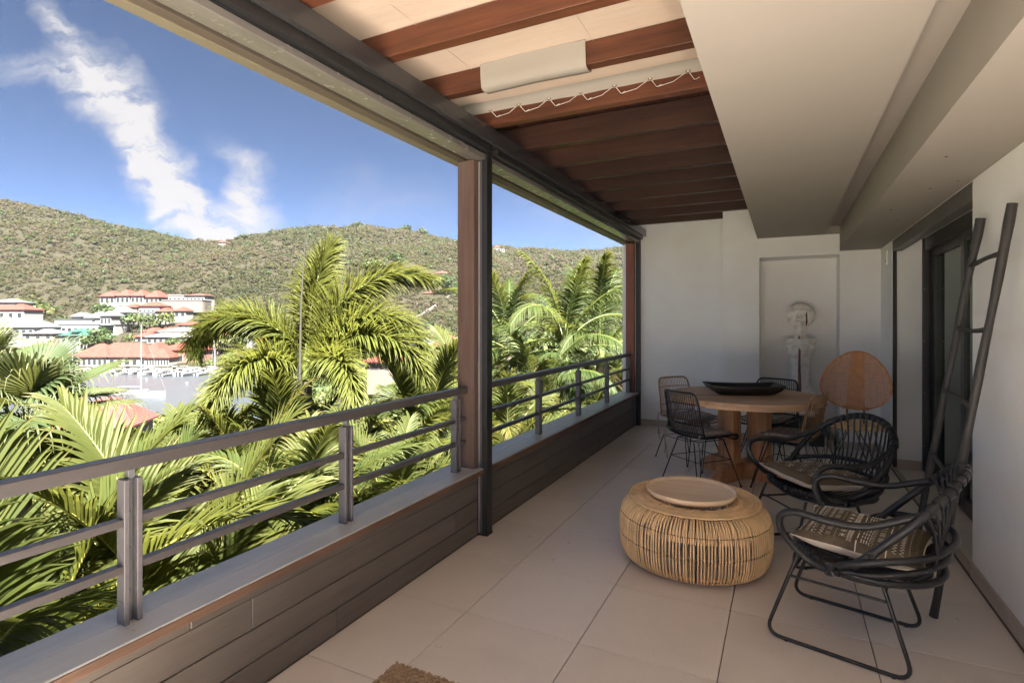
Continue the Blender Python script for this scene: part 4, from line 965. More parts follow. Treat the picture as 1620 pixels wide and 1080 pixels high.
house('quay_building', 'long white arcaded quay building under several linked coral red hip roofs', 195, 579, 206,
      [(-82, -25, 14, 20, 13, WH, RD, 7), (-60, 10, 17, 18, 11, WH, RD, 0, 0, 3), (-24, 36, 14, 21, 13, WH, RD, 5), (36, 72, 13, 15, 10, WH, RD, 8), (8, 50, 15, 21, 12, WH, RD, 0, 0, 4)], 0, 'building')
house('brick_warehouse', 'brown brick quayside warehouse under a broad coral red roof', 285, 578, 212, [(-35, 36, 24, 13, 15, WALLB, RD, 5), (-42, -34, 24, 0, 6, WH, ROOFW, 2)], 0, 'building')
house('white_hall', 'white hall with white metal roof and a red-roofed wing, above the warehouse', 268, 543, 232, [(-36, 36, 10, 9, 14, WH, ROOFW, 8), (-25, 30, 18, 6, 11, WH, ROOFW, 4, 0, 4), (-36, -2, 18, 7, 9, WH, RD, 4, 0, 5)], 0, 'building')
house('house', 'small coral-roofed house left of the white hall', 226, 541, 234, [(-12, 14, 8, 8, 8, WH, RD, 2), (-14, 6, 16, 6, 8, WH, RD, 3, 0, 6)])
house('hotel', 'large white hotel on terraces with grey hip roofs and balconies', 124, 530, 238,
      [(-57, 58, 16, 0, 12, WH, ROOFG, 12), (-50, 10, 24, 0, 10, WH, ROOFG, 6, 0, 4), (-10, 48, 27, 11, 10, WH, ROOFG, 7, 0, 6), (28, 52, 36, 10, 9, WH, ROOFG, 3, 0, 8), (-26, -10, 29, 7, 8, WH, ROOFG, 3, 0, 5), (40, 57, 14, 8, 8, WH, ROOFG, 3, 16, -2)], 0, 'building')
house('green_roofed_house', 'white quayside house with a dark green hip roof', 117, 542, 222, [(-22, 22, 11, 10, 10, WH, ROOFN, 4), (-4, 4, 17, 4, 3, WH, ROOFN, 1)])
house('house', 'white house with grey roof at the left edge of the town', 20, 533, 225, [(-30, 34, 15, 15, 14, WH, ROOFG, 6)])
house('house', 'white house with coral red roof at the left picture edge', 8, 506, 245, [(-40, 30, 16, 9, 10, WH, RD, 5), (-40, 3, 28, 6, 10, WH, ROOFG, 4, 0, 4)])
house('shed', 'low grey-roofed shed between the hotel and the left white house', 62, 536, 224, [(-26, 22, 8, 7, 10, WALLC, ROOFG, 3)], 0, 'shed')
house('house', 'row of four linked coral red hip roofs high on the slope', 203, 480, 268,
      [(-45, -22, 11, 9, 9, WH, RD, 3, 0, 0), (-20, 2, 12, 10, 9, WH, RD, 3, 0, 0), (4, 24, 12, 9, 9, WH, RD, 3, 0, 0), (24, 46, 10, 11, 9, WH, RD, 3, 0, 1), (-8, 10, 5, 0, 6, WH, ROOFW, 3, -9, -3)])
house('house', 'wide white flat villa on a retaining wall at the right of the roof row', 290, 481, 268, [(-34, 30, 6, 0, 8, WALLC, ROOFW, 0), (-28, 0, 14, 0, 9, WH, ROOFW, 4, 0, 2), (0, 30, 14, 3, 9, WH, ROOFP, 5, 0, 2)])
house('house', 'white two-storey villa with deep veranda and coral red roof below the roof row', 222, 502, 256, [(-30, 26, 8, 0, 9, WH, ROOFW, 6), (-8, 26, 18, 7, 9, WH, RD, 5, 0, 2), (-32, -8, 16, 6, 8, WALLC, RD, 3, 0, 1), (26, 44, 9, 6, 7, WH, RD, 2)])
house('house', 'small white cottage with a steep coral red hip roof standing alone', 284, 501, 258, [(-9, 10, 9, 7, 6, WH, RD, 2)])
house('house', 'large coral-roofed villa with white veranda right of the cottage', 358, 521, 246, [(-40, 36, 8, 0, 10, WH, ROOFW, 9), (-30, 34, 14, 6, 9, WH, RD, 7, 0, 2), (-10, 24, 19, 5, 7, WH, RD, 4, 0, 6)])
house('house', 'low white house with coral red roof left of the large villa', 295, 520, 244, [(-13, 13, 6, 5, 8, WH, RD, 3)])
house('house', 'small white house with coral roof between dark trees', 347, 537, 238, [(-15, 15, 7, 6, 9, WH, RD, 3)])
house('house', 'coral-roofed bungalow just above the small white house', 336, 529, 240, [(-14, 12, 5, 5, 8, WH, RD, 3, 0, 6)])
house('house', 'coral-roofed house with a cream wall right of the bungalow', 378, 531, 240, [(-10, 10, 8, 5, 8, WALLC, RD, 2)])
house('house', 'white house with coral roof at the right end of the town', 406, 528, 242, [(-11, 11, 8, 5, 8, WH, RD, 2)])
house('house', 'coral-roofed house half behind the plume palm', 425, 536, 238, [(-16, 14, 7, 6, 8, WH, RD, 3)])
house('house', 'coral-roofed house below the plume palm fronds', 402, 545, 232, [(-14, 14, 6, 6, 8, WALLC, RD, 2)])
house('church', 'tiny white church with a pointed steeple', 390, 541, 228, [(-8, 8, 8, 5, 8, WH, ROOFG, 2), (-3, 4, 12, 9, 2, WH, ROOFG, 1, 0, -1)], 0, 'church')
house('house', 'white flat-roofed villa on the right hillside', 596, 432, 380, [(-19, 18, 6, 0, 9, WH, ROOFW, 7), (-8, 8, 8, 0, 9, WH, ROOFW, 3, 0, -1)], 0, 'house', 'houses on the right hill')
house('house', 'left of a pair of small pink-roofed houses on the right hillside', 650, 440, 380, [(-8, 6, 5, 4, 8, WH, ROOFP, 2)], 0, 'house', 'houses on the right hill')
house('house', 'right of a pair of small pink-roofed houses on the right hillside', 664, 440, 382, [(-6, 7, 5, 4, 8, WH, ROOFP, 2)], 0, 'house', 'houses on the right hill')
house('house', 'pink-roofed house next to the weathered timber post on the right hillside', 700, 438, 378, [(-9, 9, 6, 4, 8, WH, ROOFP, 2), (-24, -10, 5, 0, 7, WH, ROOFW, 2)], 0, 'house', 'houses on the right hill')
house('house', 'small white box house under the flat-roofed villa', 577, 444, 372, [(-6, 6, 5, 0, 7, WH, ROOFW, 2)], 0, 'house', 'houses on the right hill')
house('house', 'small white box house right of its twin under the flat-roofed villa', 604, 444, 372, [(-7, 6, 4, 0, 7, WH, ROOFW, 2)], 0, 'house', 'houses on the right hill')
house('house', 'pale pink house among trees in the right valley', 682, 470, 330, [(-12, 10, 6, 4, 9, WALLC, ROOFP, 3)], 0, 'house', 'houses on the right hill')
house('house', 'violet-roofed house on the summit above the plume palm', 528, 366, 588, [(-26, -8, 4, 3, 10, WALLB, ROOFP, 2), (-6, 14, 4, 3, 10, WALLB, ROOFP, 3)], 0, 'house', 'houses on the hilltop')
house('house', 'white house strip on the summit left of the lone hilltop tree', 612, 369, 588, [(-18, -2, 4, 3, 9, WH, ROOFP, 2), (0, 14, 4, 2, 9, WH, ROOFW, 3)], 0, 'house', 'houses on the hilltop')
house('house', 'white stepped houses on the far ridge beside the black guide column', 788, 398, 640, [(-7, 3, 7, 3, 12, WALLC, ROOFP, 2), (0, 10, 4, 0, 12, WH, ROOFW, 3)], 0, 'house', 'houses on the far ridge')
house('house', 'pale roofs on the far ridge behind the coconut palm crowns', 868, 404, 700, [(-16, 0, 4, 3, 12, WH, ROOFG, 3), (4, 22, 4, 2, 12, WH, ROOFW, 3)], 0, 'house', 'houses on the far ridge')
house('house', 'tiny pinkish house on the far left part of the ridge', 352, 386, 530, [(-6, 5, 3, 3, 8, WALLC, ROOFP, 2)], 0, 'house', 'houses on the hilltop')
# nearer roofs below the palms
house('house', 'faded pink-roofed house right below the fan palm', 150, 700, 62, [(-48, 50, 24, 40, 6, WH, ROOFP, 3)], 12, 'house', 'nearer roofs below the terrace')
house('house', 'coral-roofed house left of the weathered post, half hidden by palms', 605, 585, 88, [(-26, 24, 12, 13, 7, WALLC, ROOFR, 2)], -10, 'house', 'nearer roofs below the terrace')
house('house', 'coral-roofed house just behind the weathered timber post', 715, 570, 92, [(-26, 22, 22, 16, 7, WALLC, ROOFR, 2)], 8, 'house', 'nearer roofs below the terrace')
house('house', 'long pale-roofed house in the valley left of the post', 655, 560, 120, [(-40, 34, 14, 9, 9, WH, ROOFG, 5)], -14, 'house', 'nearer roofs below the terrace')
house('house', 'house with a faded roof behind the fan palm', 70, 578, 150, [(-20, 18, 12, 10, 8, WH, ROOFP, 3)], 6, 'house', 'nearer roofs below the terrace')
# road up the right slope with its wall
rd = MB(); P_ = [(610, 505, 250), (640, 500, 262), (665, 492, 285), (690, 480, 310), (722, 470, 335)]
V = []
for (u, y_, D) in P_:
    x, y = W2(u, D); z = th1(x, y)+.5; x2, y2 = W2(u+10, D+9); V += [(x, y, z-2), (x, y, z+.6), (x2, y2, z+.6), (x2, y2, z-2)]
rd.add(V, [(4*i+k, 4*i+4+k, 4*i+5+k, 4*i+1+k) for i in range(len(P_)-1) for k in range(3)]); rd.build('hill_road', simple('pale_concrete', (.14, .12, .105), .9, var=.1, scale=.3), kind='structure')
# ------------------------------------------------------------ boats
HUL = simple('white_hull', (.15, .152, .158), .35, var=.04); BTOP = simple('grey_tarpaulin', (.13, .135, .14), .7); ENG = simple('black_outboard', (.03, .03, .03), .4)
def boat(label, loc, rz, L=6.5, parts=True):
    t = thing('motor_boat', label, 'boat', loc, rz, 'boats moored along the far quay'); Wd = L*.19; hb = MB(); V = []; st_ = 9
    for i in range(st_+1):
        f_ = i/st_; x = -L/2+L*f_; w_ = Wd*(1-max(0, (f_-.45)/.55)**2.2); z1 = .75+.5*f_*f_
        V += [(x, -w_, z1), (x, -w_*.75, .1), (x, 0, -.25+.3*f_**4), (x, w_*.75, .1), (x, w_, z1), (x, w_*.82, z1-.02), (x, 0, .55+.35*f_), (x, -w_*.82, z1-.02)]
    hb.add(V, [(8*i+k, 8*i+(k+1) % 8, 8*i+8+(k+1) % 8, 8*i+8+k) for i in range(st_) for k in range(8)]+[tuple(range(8))[::-1]]); hb.build('hull', HUL, t)
    MB().bbox(-L*.12, L*.12, -Wd*.45, Wd*.45, .5, 1.35, .08).build('console', HUL, t); MB().add([(L*.12, -Wd*.4, 1.3), (L*.12, Wd*.4, 1.3), (L*.07, Wd*.35, 1.75), (L*.07, -Wd*.35, 1.75)], [(0, 1, 2, 3)]).build('windscreen', PANE, t)
    MB().bbox(-L*.2, L*.08, -Wd*.6, Wd*.6, 2.2, 2.28, .02).build('canopy_top', BTOP, t)
    MB().tube([(-L*.15, Wd*.5, .6), (-L*.15, Wd*.5, 2.2)], .04, 5).build('canopy_pole', HUL, t); MB().tube([(-L*.15, -Wd*.5, .6), (-L*.15, -Wd*.5, 2.2)], .04, 5).build('canopy_pole', HUL, t)
    MB().bbox(-L*.56, -L*.49, -.22, .22, .1, 1.25, .06).build('outboard', ENG, t); return t
random.seed(21); b0 = None
ORD = 'first second third fourth fifth sixth seventh eighth ninth tenth eleventh twelfth thirteenth fourteenth fifteenth sixteenth seventeenth eighteenth nineteenth twentieth twenty-first twenty-second twenty-third'.split()
for i, (u, D) in enumerate([(142, 196), (150, 190), (158, 195), (171, 189), (183, 195), (193, 188), (202, 195), (210, 189), (222, 195), (232, 186), (241, 193), (250, 185), (258, 192), (267, 184), (276, 192), (284, 186), (293, 193), (302, 186), (312, 193), (320, 186), (330, 192), (341, 187), (352, 193)]):
    x, y = W2(u, D); rz = YAW+R(90+random.uniform(-35, 35)+(180 if random.random() < .4 else 0)); k = random.uniform(.75, 1.25)
    lb = '%s white motor boat from the left in the row along the far quay' % ORD[i]
    if b0 is None: b0 = boat(lb, (x, y, -16.9), rz)
    else: copy_tree(b0, lb, (x, y, -16.9), rz, None, k)
def yacht(label, u, D, Hm, rz, L=12):
    x, y = W2(u, D); t = thing('sailing_yacht', label, 'yacht', (x, y, -16.9), YAW+R(rz)); hb = MB(); V = []
    for i in range(12):
        f_ = i/11; xx = -L/2+L*f_; w_ = L*.15*math.sin(math.pi*min(1, .28+.72*f_*.99))**.6*(1-f_**5*.98); z1 = 1.1+.4*f_*f_
        V += [(xx, -w_, z1), (xx, -w_*.7, .0), (xx, 0, -.4), (xx, w_*.7, .0), (xx, w_, z1)]
    hb.add(V, [(5*i+k, 5*i+k+1, 5*i+6+k, 5*i+5+k) for i in range(11) for k in range(4)]+[(5*i, 5*i+5, 5*i+9, 5*i+4) for i in range(11)]); hb.build('hull', HUL, t)
    MB().bbox(-L*.15, L*.2, -.9, .9, 1.2, 1.85, .15).build('cabin', HUL, t)
    mt_ = MB().tube([(L*.08, 0, 1.2), (L*.08, 0, Hm)], [.15, .11], 6).build('mast', HUL, t); MB().tube([(L*.08, -.9, Hm*.55), (L*.08, .9, Hm*.55)], .04, 4).build('spreader', HUL, mt_)
    MB().tube([(L*.08, 0, 2.6), (-L*.32, 0, 2.7)], [.2, .12], 6).build('boom', BTOP, t)
    for p in ((L*.5, 0, 1.5), (-L*.5, 0, 1.2)): MB().tube([p, (L*.08, 0, Hm)], .02, 3).build('stay', BTOP, t)
    return t
yacht('white sailing yacht with the tallest mast in the harbour', 216, 131, 17.6, 20)
yacht('white sailing yacht moored nearest, partly behind palm fronds', 108, 118, 13, 75, 11)
yacht('white sailing yacht moored at the right end of the water', 338, 126, 14, 100, 10)
for u, D, pos in ((232, 170, 'leftmost'), (296, 160, 'rightmost'), (247, 182, 'middle')):
    x, y = W2(u, D); MB().ball((0, 0, .2), .45, 8, 6).build('mooring_buoy', HUL, loc=(x, y, -16.9), label='%s of three small round white mooring buoys on the harbour water' % pos, cat='buoy', group='mooring buoys')
# ------------------------------------------------------------ scrub
nB = 19000
u = np.where(rng.random(nB) < .66, rng.uniform(-120, 1060, nB), rng.uniform(470, 1060, nB)); t_ = rng.random(nB)**1.0
D0 = np.where(u < 480, 226., 120.); dr = np.interp(u, [a for a, _ in DR], [b for _, b in DR]); D = D0+(dr+6-D0)*t_
l = (u-810)/865*D; x = -sn_*D+cs_*l; y = cs_*D+sn_*l; z = terr(x, y)
ok = np.ones(nB, bool)
HN = np.array(HOUSES)
lx_, ly_ = cs_*x+sn_*y, -sn_*x+cs_*y
for hx, hy, hw, hd in HN:
    hl, hD = cs_*hx+sn_*hy, -sn_*hx+cs_*hy
    ok &= ~((np.abs(lx_-hl) < hw) & (ly_ > hD-7) & (ly_ < hD+hd*2+1))
x, y, z, D = x[ok], y[ok], z[ok], D[ok]; g = nz(x, y, .012)+.5*nz(x, y, .05)
tint = np.clip(.50-.55*g+.17*rng.normal(size=len(x))-.18*np.clip((330-D)/110, 0, 1), 0, 1); sz = np.clip(1.45+.8*rng.random(len(x))+1.3*(rng.random(len(x)) < .12)*rng.random(len(x))+(tint < .25)*.7, .8, 4)*np.clip(D/420, .62, 1.35)
leafcloud(np.stack([x, y, z+sz*.25], 1), sz*1.15, tint, 40, .32, name='hillside_scrub', mt=BUSHM, kind='stuff', label='dry brown and green scrub covering the hillside')
nG = 750; i_ = rng.choice(len(x), nG, replace=False); sg = rng.uniform(1.8, 3.6, nG)*np.clip(D[i_]/420, .7, 1.3)
leafcloud(np.stack([x[i_], y[i_], z[i_]+sg*.35], 1), sg, np.clip(.12+.12*rng.normal(size=nG), 0, 1), 90, .20, name='hillside_thicket', mt=TREEM, kind='stuff', label='greener round thickets dotted over the hillside')
# town shrubs and slope greenery
nB = 1500
u = rng.uniform(-150, 1020, nB); D = np.where(u < 430, np.where(rng.random(nB) < .55, rng.uniform(205, 262, nB), rng.uniform(14, 98, nB)), rng.uniform(16, 230, nB))
l = (u-810)/865*D; x = -sn_*D+cs_*l; y = cs_*D+sn_*l; z = terr(x, y); ok = np.ones(nB, bool); lx_, ly_ = cs_*x+sn_*y, -sn_*x+cs_*y
for hx, hy, hw, hd in HN:
    hl, hD = cs_*hx+sn_*hy, -sn_*hx+cs_*hy; ok &= ~((np.abs(lx_-hl) < hw) & (ly_ > hD-9) & (ly_ < hD+hd*2+1))
x, y, z, D = x[ok], y[ok], z[ok], D[ok]; sz = np.clip(.9+1.6*rng.random(len(x)), .7, 3)*np.clip(D/90, .75, 1.15)
leafcloud(np.stack([x, y, z+sz*.3], 1), sz, np.clip(.45+.22*rng.normal(size=len(x)), 0, 1), 90, .22, name='slope_shrubbery', mt=TREEM, kind='stuff', label='green shrubbery between the houses and on the slope below')
# ------------------------------------------------------------ single trees
def tree(label, u, D, hgt, rad_, tint, group, nq=420, yb=None, crown=.62):
    x, y = W2(u, D); z = th1(x, y) if yb is None else zpx(yb, D); t = thing('tree', label, 'tree', (x, y, z), random.uniform(0, 6), group); tr = MB(); base = Vector((0, 0, -.5)); top = Vector((random.uniform(-.3, .3), random.uniform(-.3, .3), hgt*.5))
    tr.tube([base, base.lerp(top, .5), top], [rad_*.09, rad_*.07, rad_*.055], 7); C_ = []; S_ = []
    for k in range(7):
        a = 2*math.pi*k/7+random.uniform(-.3, .3); e = Vector((math.cos(a)*rad_*.55*random.uniform(.6, 1.1), math.sin(a)*rad_*.55*random.uniform(.6, 1.1), hgt*random.uniform(.38, .8)))
        tr.tube([top, top.lerp(e, .6)+Vector((0, 0, .1)), e], [rad_*.045, rad_*.03, rad_*.015], 5); C_.append(e); S_.append(rad_*random.uniform(.42, .62))
    C_.append(Vector((0, 0, hgt*.85))); S_.append(rad_*.55); tr.build('trunk', BARK, t)
    leafcloud(np.array([c[:] for c in C_]), np.array(S_), np.clip(tint+.12*rng.normal(size=len(C_)), 0, 1), nq//8, .24, .85, .35, name='crown', mt=TREEM, parent=t); return t
random.seed(5)
TL = [('wide round bright green tree above the hotel at the left', 43, 262, 9, 9.5, .5), ('dark green tree left of the wide round tree', 22, 268, 7, 6, .25), ('dark tree under the row of four red roofs', 166, 258, 8, 7, .2), ('dark tree beside the villa veranda', 180, 250, 8, 6, .3),
      ('mid green tree on the slope right of the hotel', 212, 246, 7, 5.5, .45), ('light green tree under the villa', 237, 247, 6, 5, .7), ('bushy tree left of the cottage', 262, 250, 6, 5, .5), ('dark bushy tree beside the bungalow', 320, 238, 6, 4.5, .2),
      ('dark green broad tree behind the long quay roofs', 152, 224, 8, 6.5, .3), ('dark round tree on the right of the green roof', 160, 230, 7, 5, .2), ('dusty tree at the front of the hotel', 62, 232, 5, 3.5, .7), ('small tree in front of the white hall', 273, 226, 5, 4, .4),
      ('yellow-green tree right of the warehouse', 345, 222, 7, 6, .75), ('tree beside the last house of the town', 372, 226, 7, 6, .5), ('dark tree right of the small white house', 323, 232, 6, 4, .15),
      ('lone dark tree on the right summit', 669, 590, 7, 8, .15), ('small lone tree on the left ridge', 123, 500, 4, 4, .15), ('dark tree at the left of the summit houses', 565, 592, 5, 7, .2), ('rounded tree among the summit houses', 642, 594, 5, 7, .25), ('dark tree on the ridge near the left dip', 388, 545, 4, 6, .2),
      ('dark green tree in the right valley above the road', 650, 340, 9, 9, .2), ('green tree under the white flat villa', 590, 360, 9, 9, .35), ('round tree left of the pair of pink roofs', 628, 372, 9, 8, .4), ('dark tree below the post hillside houses', 705, 330, 10, 9, .25), ('bright valley tree left of the weathered post', 640, 150, 7, 5, .6),
      ('valley tree right of the black guide column', 800, 160, 9, 7, .45), ('tall valley tree behind the coconut palms', 860, 120, 10, 6, .35), ('valley tree near the far corner post', 975, 110, 10, 6, .3), ('leafy tree under the long pale roof', 620, 95, 6, 4.5, .4), ('tree at the right picture of the valley, by the palms', 930, 200, 9, 8, .5)]
for a in TL: tree(a[0], a[1], a[2], a[3], a[4], a[5], 'trees in the town and on the hills')
# ============================================================ palms
class LM:
    def __init__(s): s.V = []; s.F = []; s.m = []; s.t = []
    def add(s, V, F, mi, tint):
        o = len(s.V); s.V += [tuple(v) for v in V]; s.t += (tint if isinstance(tint, list) else [tint]*len(V)); s.F += [tuple(i+o for i in f) for f in F]; s.m += [mi]*len(F)
    def tube(s, P, r, n, mi):
        q = MB(); q.tube(P, r, n); s.add(q.V, q.F, mi, .5)
    def mesh(s, name, mats):
        me = bpy.data.meshes.new(name); me.from_pydata(s.V, [], s.F); me.polygons.foreach_set('material_index', s.m); me.polygons.foreach_set('use_smooth', [mi == 1 for mi in s.m])
        at = me.attributes.new('tint', 'FLOAT', 'POINT'); at.data.foreach_set('value', s.t)
        for m_ in mats: me.materials.append(m_)
        me.update(); return me
def leaflet(lm, p, d, up, L, w_, droop, tint, tip=.12, segs=4, twist=0):
    """folded strip starting at p along d, sagging under its own weight"""
    P = []; cur = Vector(p); dr_ = d.copy()
    for i in range(segs+1):
        P.append(cur.copy()); dr_ = (dr_+Vector((0, 0, -droop/segs*(.5+i*.5)))).normalized(); cur = cur+dr_*L/segs
    V = []; T = []
    for i, q in enumerate(P):
        f_ = i/segs; t_ = (P[min(i+1, segs)]-P[max(i-1, 0)]).normalized(); s_ = t_.cross(up); s_ = s_.normalized() if s_.length > 1e-4 else Vector((1, 0, 0)); nn = s_.cross(t_)
        wd = w_*(.45+.55*min(1, f_*4))*(1-f_**2.2*.96); V += [q-s_*wd*.5, q-nn*wd*.22, q+s_*wd*.5]; tt = tint+(tip*f_**3); T += [tt, tt-.05, tt]
    F_ = []
    for i in range(segs): F_ += [(3*i, 3*i+1, 3*i+4, 3*i+3), (3*i+1, 3*i+2, 3*i+5, 3*i+4)]
    lm.add(V, F_, 0, T)
def frond(L, n_, ll, lw, el0, bend, vang=.35, ldroop=.5, pet=.18, style='flat', tint=.4, fw=(.5, 1.15), seed=0, rr=.013, tipdry=.22, side=0.0):
    random.seed(seed); lm = LM(); K = 26; P = [Vector((0, 0, 0))]; a = el0; az = 0
    for i in range(K):
        f_ = i/K; a -= bend/K*(.35+1.3*f_); az += side/K; P.append(P[-1]+Vector((math.cos(a)*math.cos(az), math.cos(a)*math.sin(az), math.sin(a)))*L/K)
    lm.tube(P, [rr*(1-.85*i/K) for i in range(K+1)], 5, 1)
    def at(f_): x = f_*K; i = min(K-1, int(x)); return P[i].lerp(P[i+1], x-i), (P[i+1]-P[i]).normalized()
    for i in range(n_):
        f_ = pet+(1-pet)*(i+.5)/n_; p, T = at(min(.999, f_)); g = (f_-pet)/(1-pet)
        S = T.cross(Vector((0, 0, 1))); S = S.normalized() if S.length > .05 else Vector((0, 1, 0)); U = S.cross(T)
        fa = fw[0]+(fw[1]-fw[0])*g; prof_ = (.55+.45*min(1, g*4))*(1-.62*max(0, g-.35)/.65)
        if style == 'plume':
            prof_ = (.6+.4*min(1, g*4))*(1-.45*max(0, g-.5)/.5)
            for q in range(6):
                an = 2*math.pi*q/6+random.uniform(-.5, .5)+i*.7; dr_ = (S*math.cos(an)+U*math.sin(an))*math.cos(fa)+T*math.sin(fa)
                leaflet(lm, p, dr_.normalized(), U, ll*prof_*random.uniform(.8, 1.1), lw, ldroop*random.uniform(.6, 1.2), tint+random.uniform(-.14, .14)+.18*max(0, math.sin(an)), tipdry, 3)
        else:
            for sg in (1, -1):
                v_ = vang+random.uniform(-.10, .10); dr_ = (S*sg*math.cos(v_)+U*math.sin(v_))*math.cos(fa+random.uniform(-.06, .06))+T*math.sin(fa)
                if random.random() < .03: continue
                leaflet(lm, p+S*sg*.003, dr_.normalized(), U, ll*prof_*random.uniform(.88, 1.08), lw*random.uniform(.8, 1.1), ldroop*random.uniform(.5, 1.5), tint+random.uniform(-.12, .12), tipdry+.35*(random.random() < .2))
    return lm
def fanleaf(seed, L=.95, pl=1.1, el=.9, n_=44, tint=.45):
    random.seed(seed); lm = LM(); e = Vector((math.cos(el)*pl, 0, math.sin(el)*pl)); mid = e*.5+Vector((0, 0, .05)); lm.tube([Vector((0, 0, 0)), mid, e], [.016, .012, .009], 5, 1)
    ax = Vector((math.cos(el-.5), 0, math.sin(el-.5))); S = Vector((0, 1, 0)); 
    for i in range(n_):
        an = R(-150+300*i/(n_-1)); d_ = (ax*math.cos(an)+S*math.sin(an)).normalized(); up = ax.cross(S).normalized(); d_ = (d_+up*(.10+.1*abs(math.sin(an/2)))).normalized()
        l_ = L*(1-.22*abs(an)/R(150))*random.uniform(.93, 1.05); da = R(300/(n_-1))*.55
        P = [e, e+d_*l_*.28, e+d_*l_*.55, e+d_*l_*.78+Vector((0, 0, -.03)), e+d_*l_*.90+Vector((0, 0, -.10*random.uniform(.6, 1.6))), e+d_*l_*.96+Vector((0, 0, -.27*random.uniform(.5, 1.4)))]
        s_ = d_.cross(up).normalized(); wd = [.002, l_*.28*math.sin(da)*2, l_*.5*math.sin(da)*2, .026, .015, .003]; V = []; tt = tint+random.uniform(-.12, .12)
        for q, w2 in zip(P, wd): V += [q-s_*w2/2, q-up*w2*.28, q+s_*w2/2]
        F_ = []
        for k in range(5): F_ += [(3*k, 3*k+1, 3*k+4, 3*k+3), (3*k+1, 3*k+2, 3*k+5, 3*k+4)]
        lm.add(V, F_, 0, [tt]*9+[tt+.10]*3+[tt+.35]*6)
    return lm
FM = {}
def fm(key, f, mats):
    if key not in FM: FM[key] = f().mesh('frond', mats)
    return FM[key]
ARE = [fm(('a', i), (lambda i=i: frond([1.7, 1.8, 1.9, 1.7, 1.5, 1.9][i], 46, .52, .034, [1.42, 1.15, .95, .65, .3, 1.3][i], [.7, 1.3, 1.6, 1.5, 1.3, 1.9][i], .45, .7, .2, tint=[.6, .5, .45, .4, .35, .62][i], seed=40+i, side=[0, .3, -.3, .2, -.2, .5][i])), [ARECA, YSTALK]) for i in range(6)]
BIG = [fm(('b', i), (lambda i=i: frond([2.5, 2.6, 2.7, 2.5, 2.2, 2.6][i], 52, .80, .060, [1.35, 1.1, .85, .55, .15, 1.2][i], [.6, 1.2, 1.5, 1.4, 1.2, 1.7][i], .40, .45, .2, tint=[.55, .45, .4, .35, .3, .5][i], seed=60+i, rr=.02, side=[.2, -.3, .3, -.2, .2, -.5][i])), [ARECA, YSTALK]) for i in range(6)]
COC = [fm(('c', i), (lambda i=i: frond([2.5, 2.7, 2.8, 2.8, 2.5, 2.2][i], 64, .72, .034, [1.4, 1.15, .9, .6, .25, -.2][i], [.8, 1.4, 1.9, 1.8, 1.5, 1.0][i], .05, 1.1, .2, tint=[.55, .45, .4, .35, .3, .25][i], seed=80+i, rr=.02, fw=(.6, 1.2), side=[0, .3, -.3, .3, -.2, .2][i])), [COCO, STALK]) for i in range(6)]
FOX = [fm(('f', i), (lambda i=i: frond([2.3, 2.6, 2.7, 2.5, 2.2][i], 120, .60, .034, [1.4, 1.2, 1.05, .6, .3][i], [.6, 1.6, 2.3, 1.9, 1.6][i], 0, .7, .10, 'plume', [.75, .7, .75, .6, .5][i], (.5, .95), seed=100+i, rr=.018)), [FOXT, STALK]) for i in range(5)]
FAN = [fm(('p', i), (lambda i=i: fanleaf(120+i, [.95, .9, 1.0, .9][i], [.9, 1.0, 1.1, .9][i], [1.35, .95, .55, .1][i], 46, [.5, .45, .4, .35][i])), [FANL, STALK]) for i in range(4)]
DRYM = frond(2.2, 44, .5, .022, -.3, 1.1, .0, 1.4, .25, tint=.5, seed=301, rr=.014).mesh('dry_frond', [DRYL, TRUNK])
def palm(name, label, u, y_, D, meshes, nf, k=1.0, rt=.07, group=None, lean=(0, 0), az0=None, order=None, azs=None, cs2=False):
    x, y = W2(u, D); z = zpx(y_, D); g = th1(x, y)-.3; t = thing(name, label, 'palm', (x, y, g), 0, group); H = z-g
    tr = MB(); P_ = []; rr_ = []
    for i in range(15):
        f_ = i/14; P_.append((lean[0]*(1-f_)**1.5*1.0, lean[1]*(1-f_)**1.5, H*f_)); rr_.append(rt*(1.25-.35*f_)*(1+.06*(i % 2)))
    tr.tube(P_, rr_, 9); tr.build('trunk', TRUNK, t)
    if cs2: MB().tube([(0, 0, H-.05), (0, 0, H+.15), (0, 0, H+.55)], [rt*1.15, rt*1.1, rt*.45], 9).build('crownshaft', STALK, t)
    a0 = random.uniform(0, 6.28) if az0 is None else az0
    if name != 'fan_palm' and name != 'plume_palm':
        for q in range(2):
            o = bpy.data.objects.new('dry_frond', DRYM); col.objects.link(o); o.parent = t; o.location = (0, 0, H-.05); o.rotation_euler = (0, 0, random.uniform(0, 6.28)); q_ = k*random.uniform(.55, .8); o.scale = (q_, q_, q_)
    for i in range(nf):
        mi = (i*len(meshes))//nf if order is None else order[i]; me = meshes[mi]
        o = bpy.data.objects.new('frond', me); col.objects.link(o); o.parent = t; o.location = (0, 0, H+(.30-.30*i/nf if cs2 else 0))
        az = a0+i*2.39996 if azs is None else R(azs[i])+YAW
        o.rotation_euler = (random.uniform(-.10, .10), random.uniform(-.12, .12), az); q = k*random.uniform(.88, 1.1); o.scale = (q, q, q)
    return t
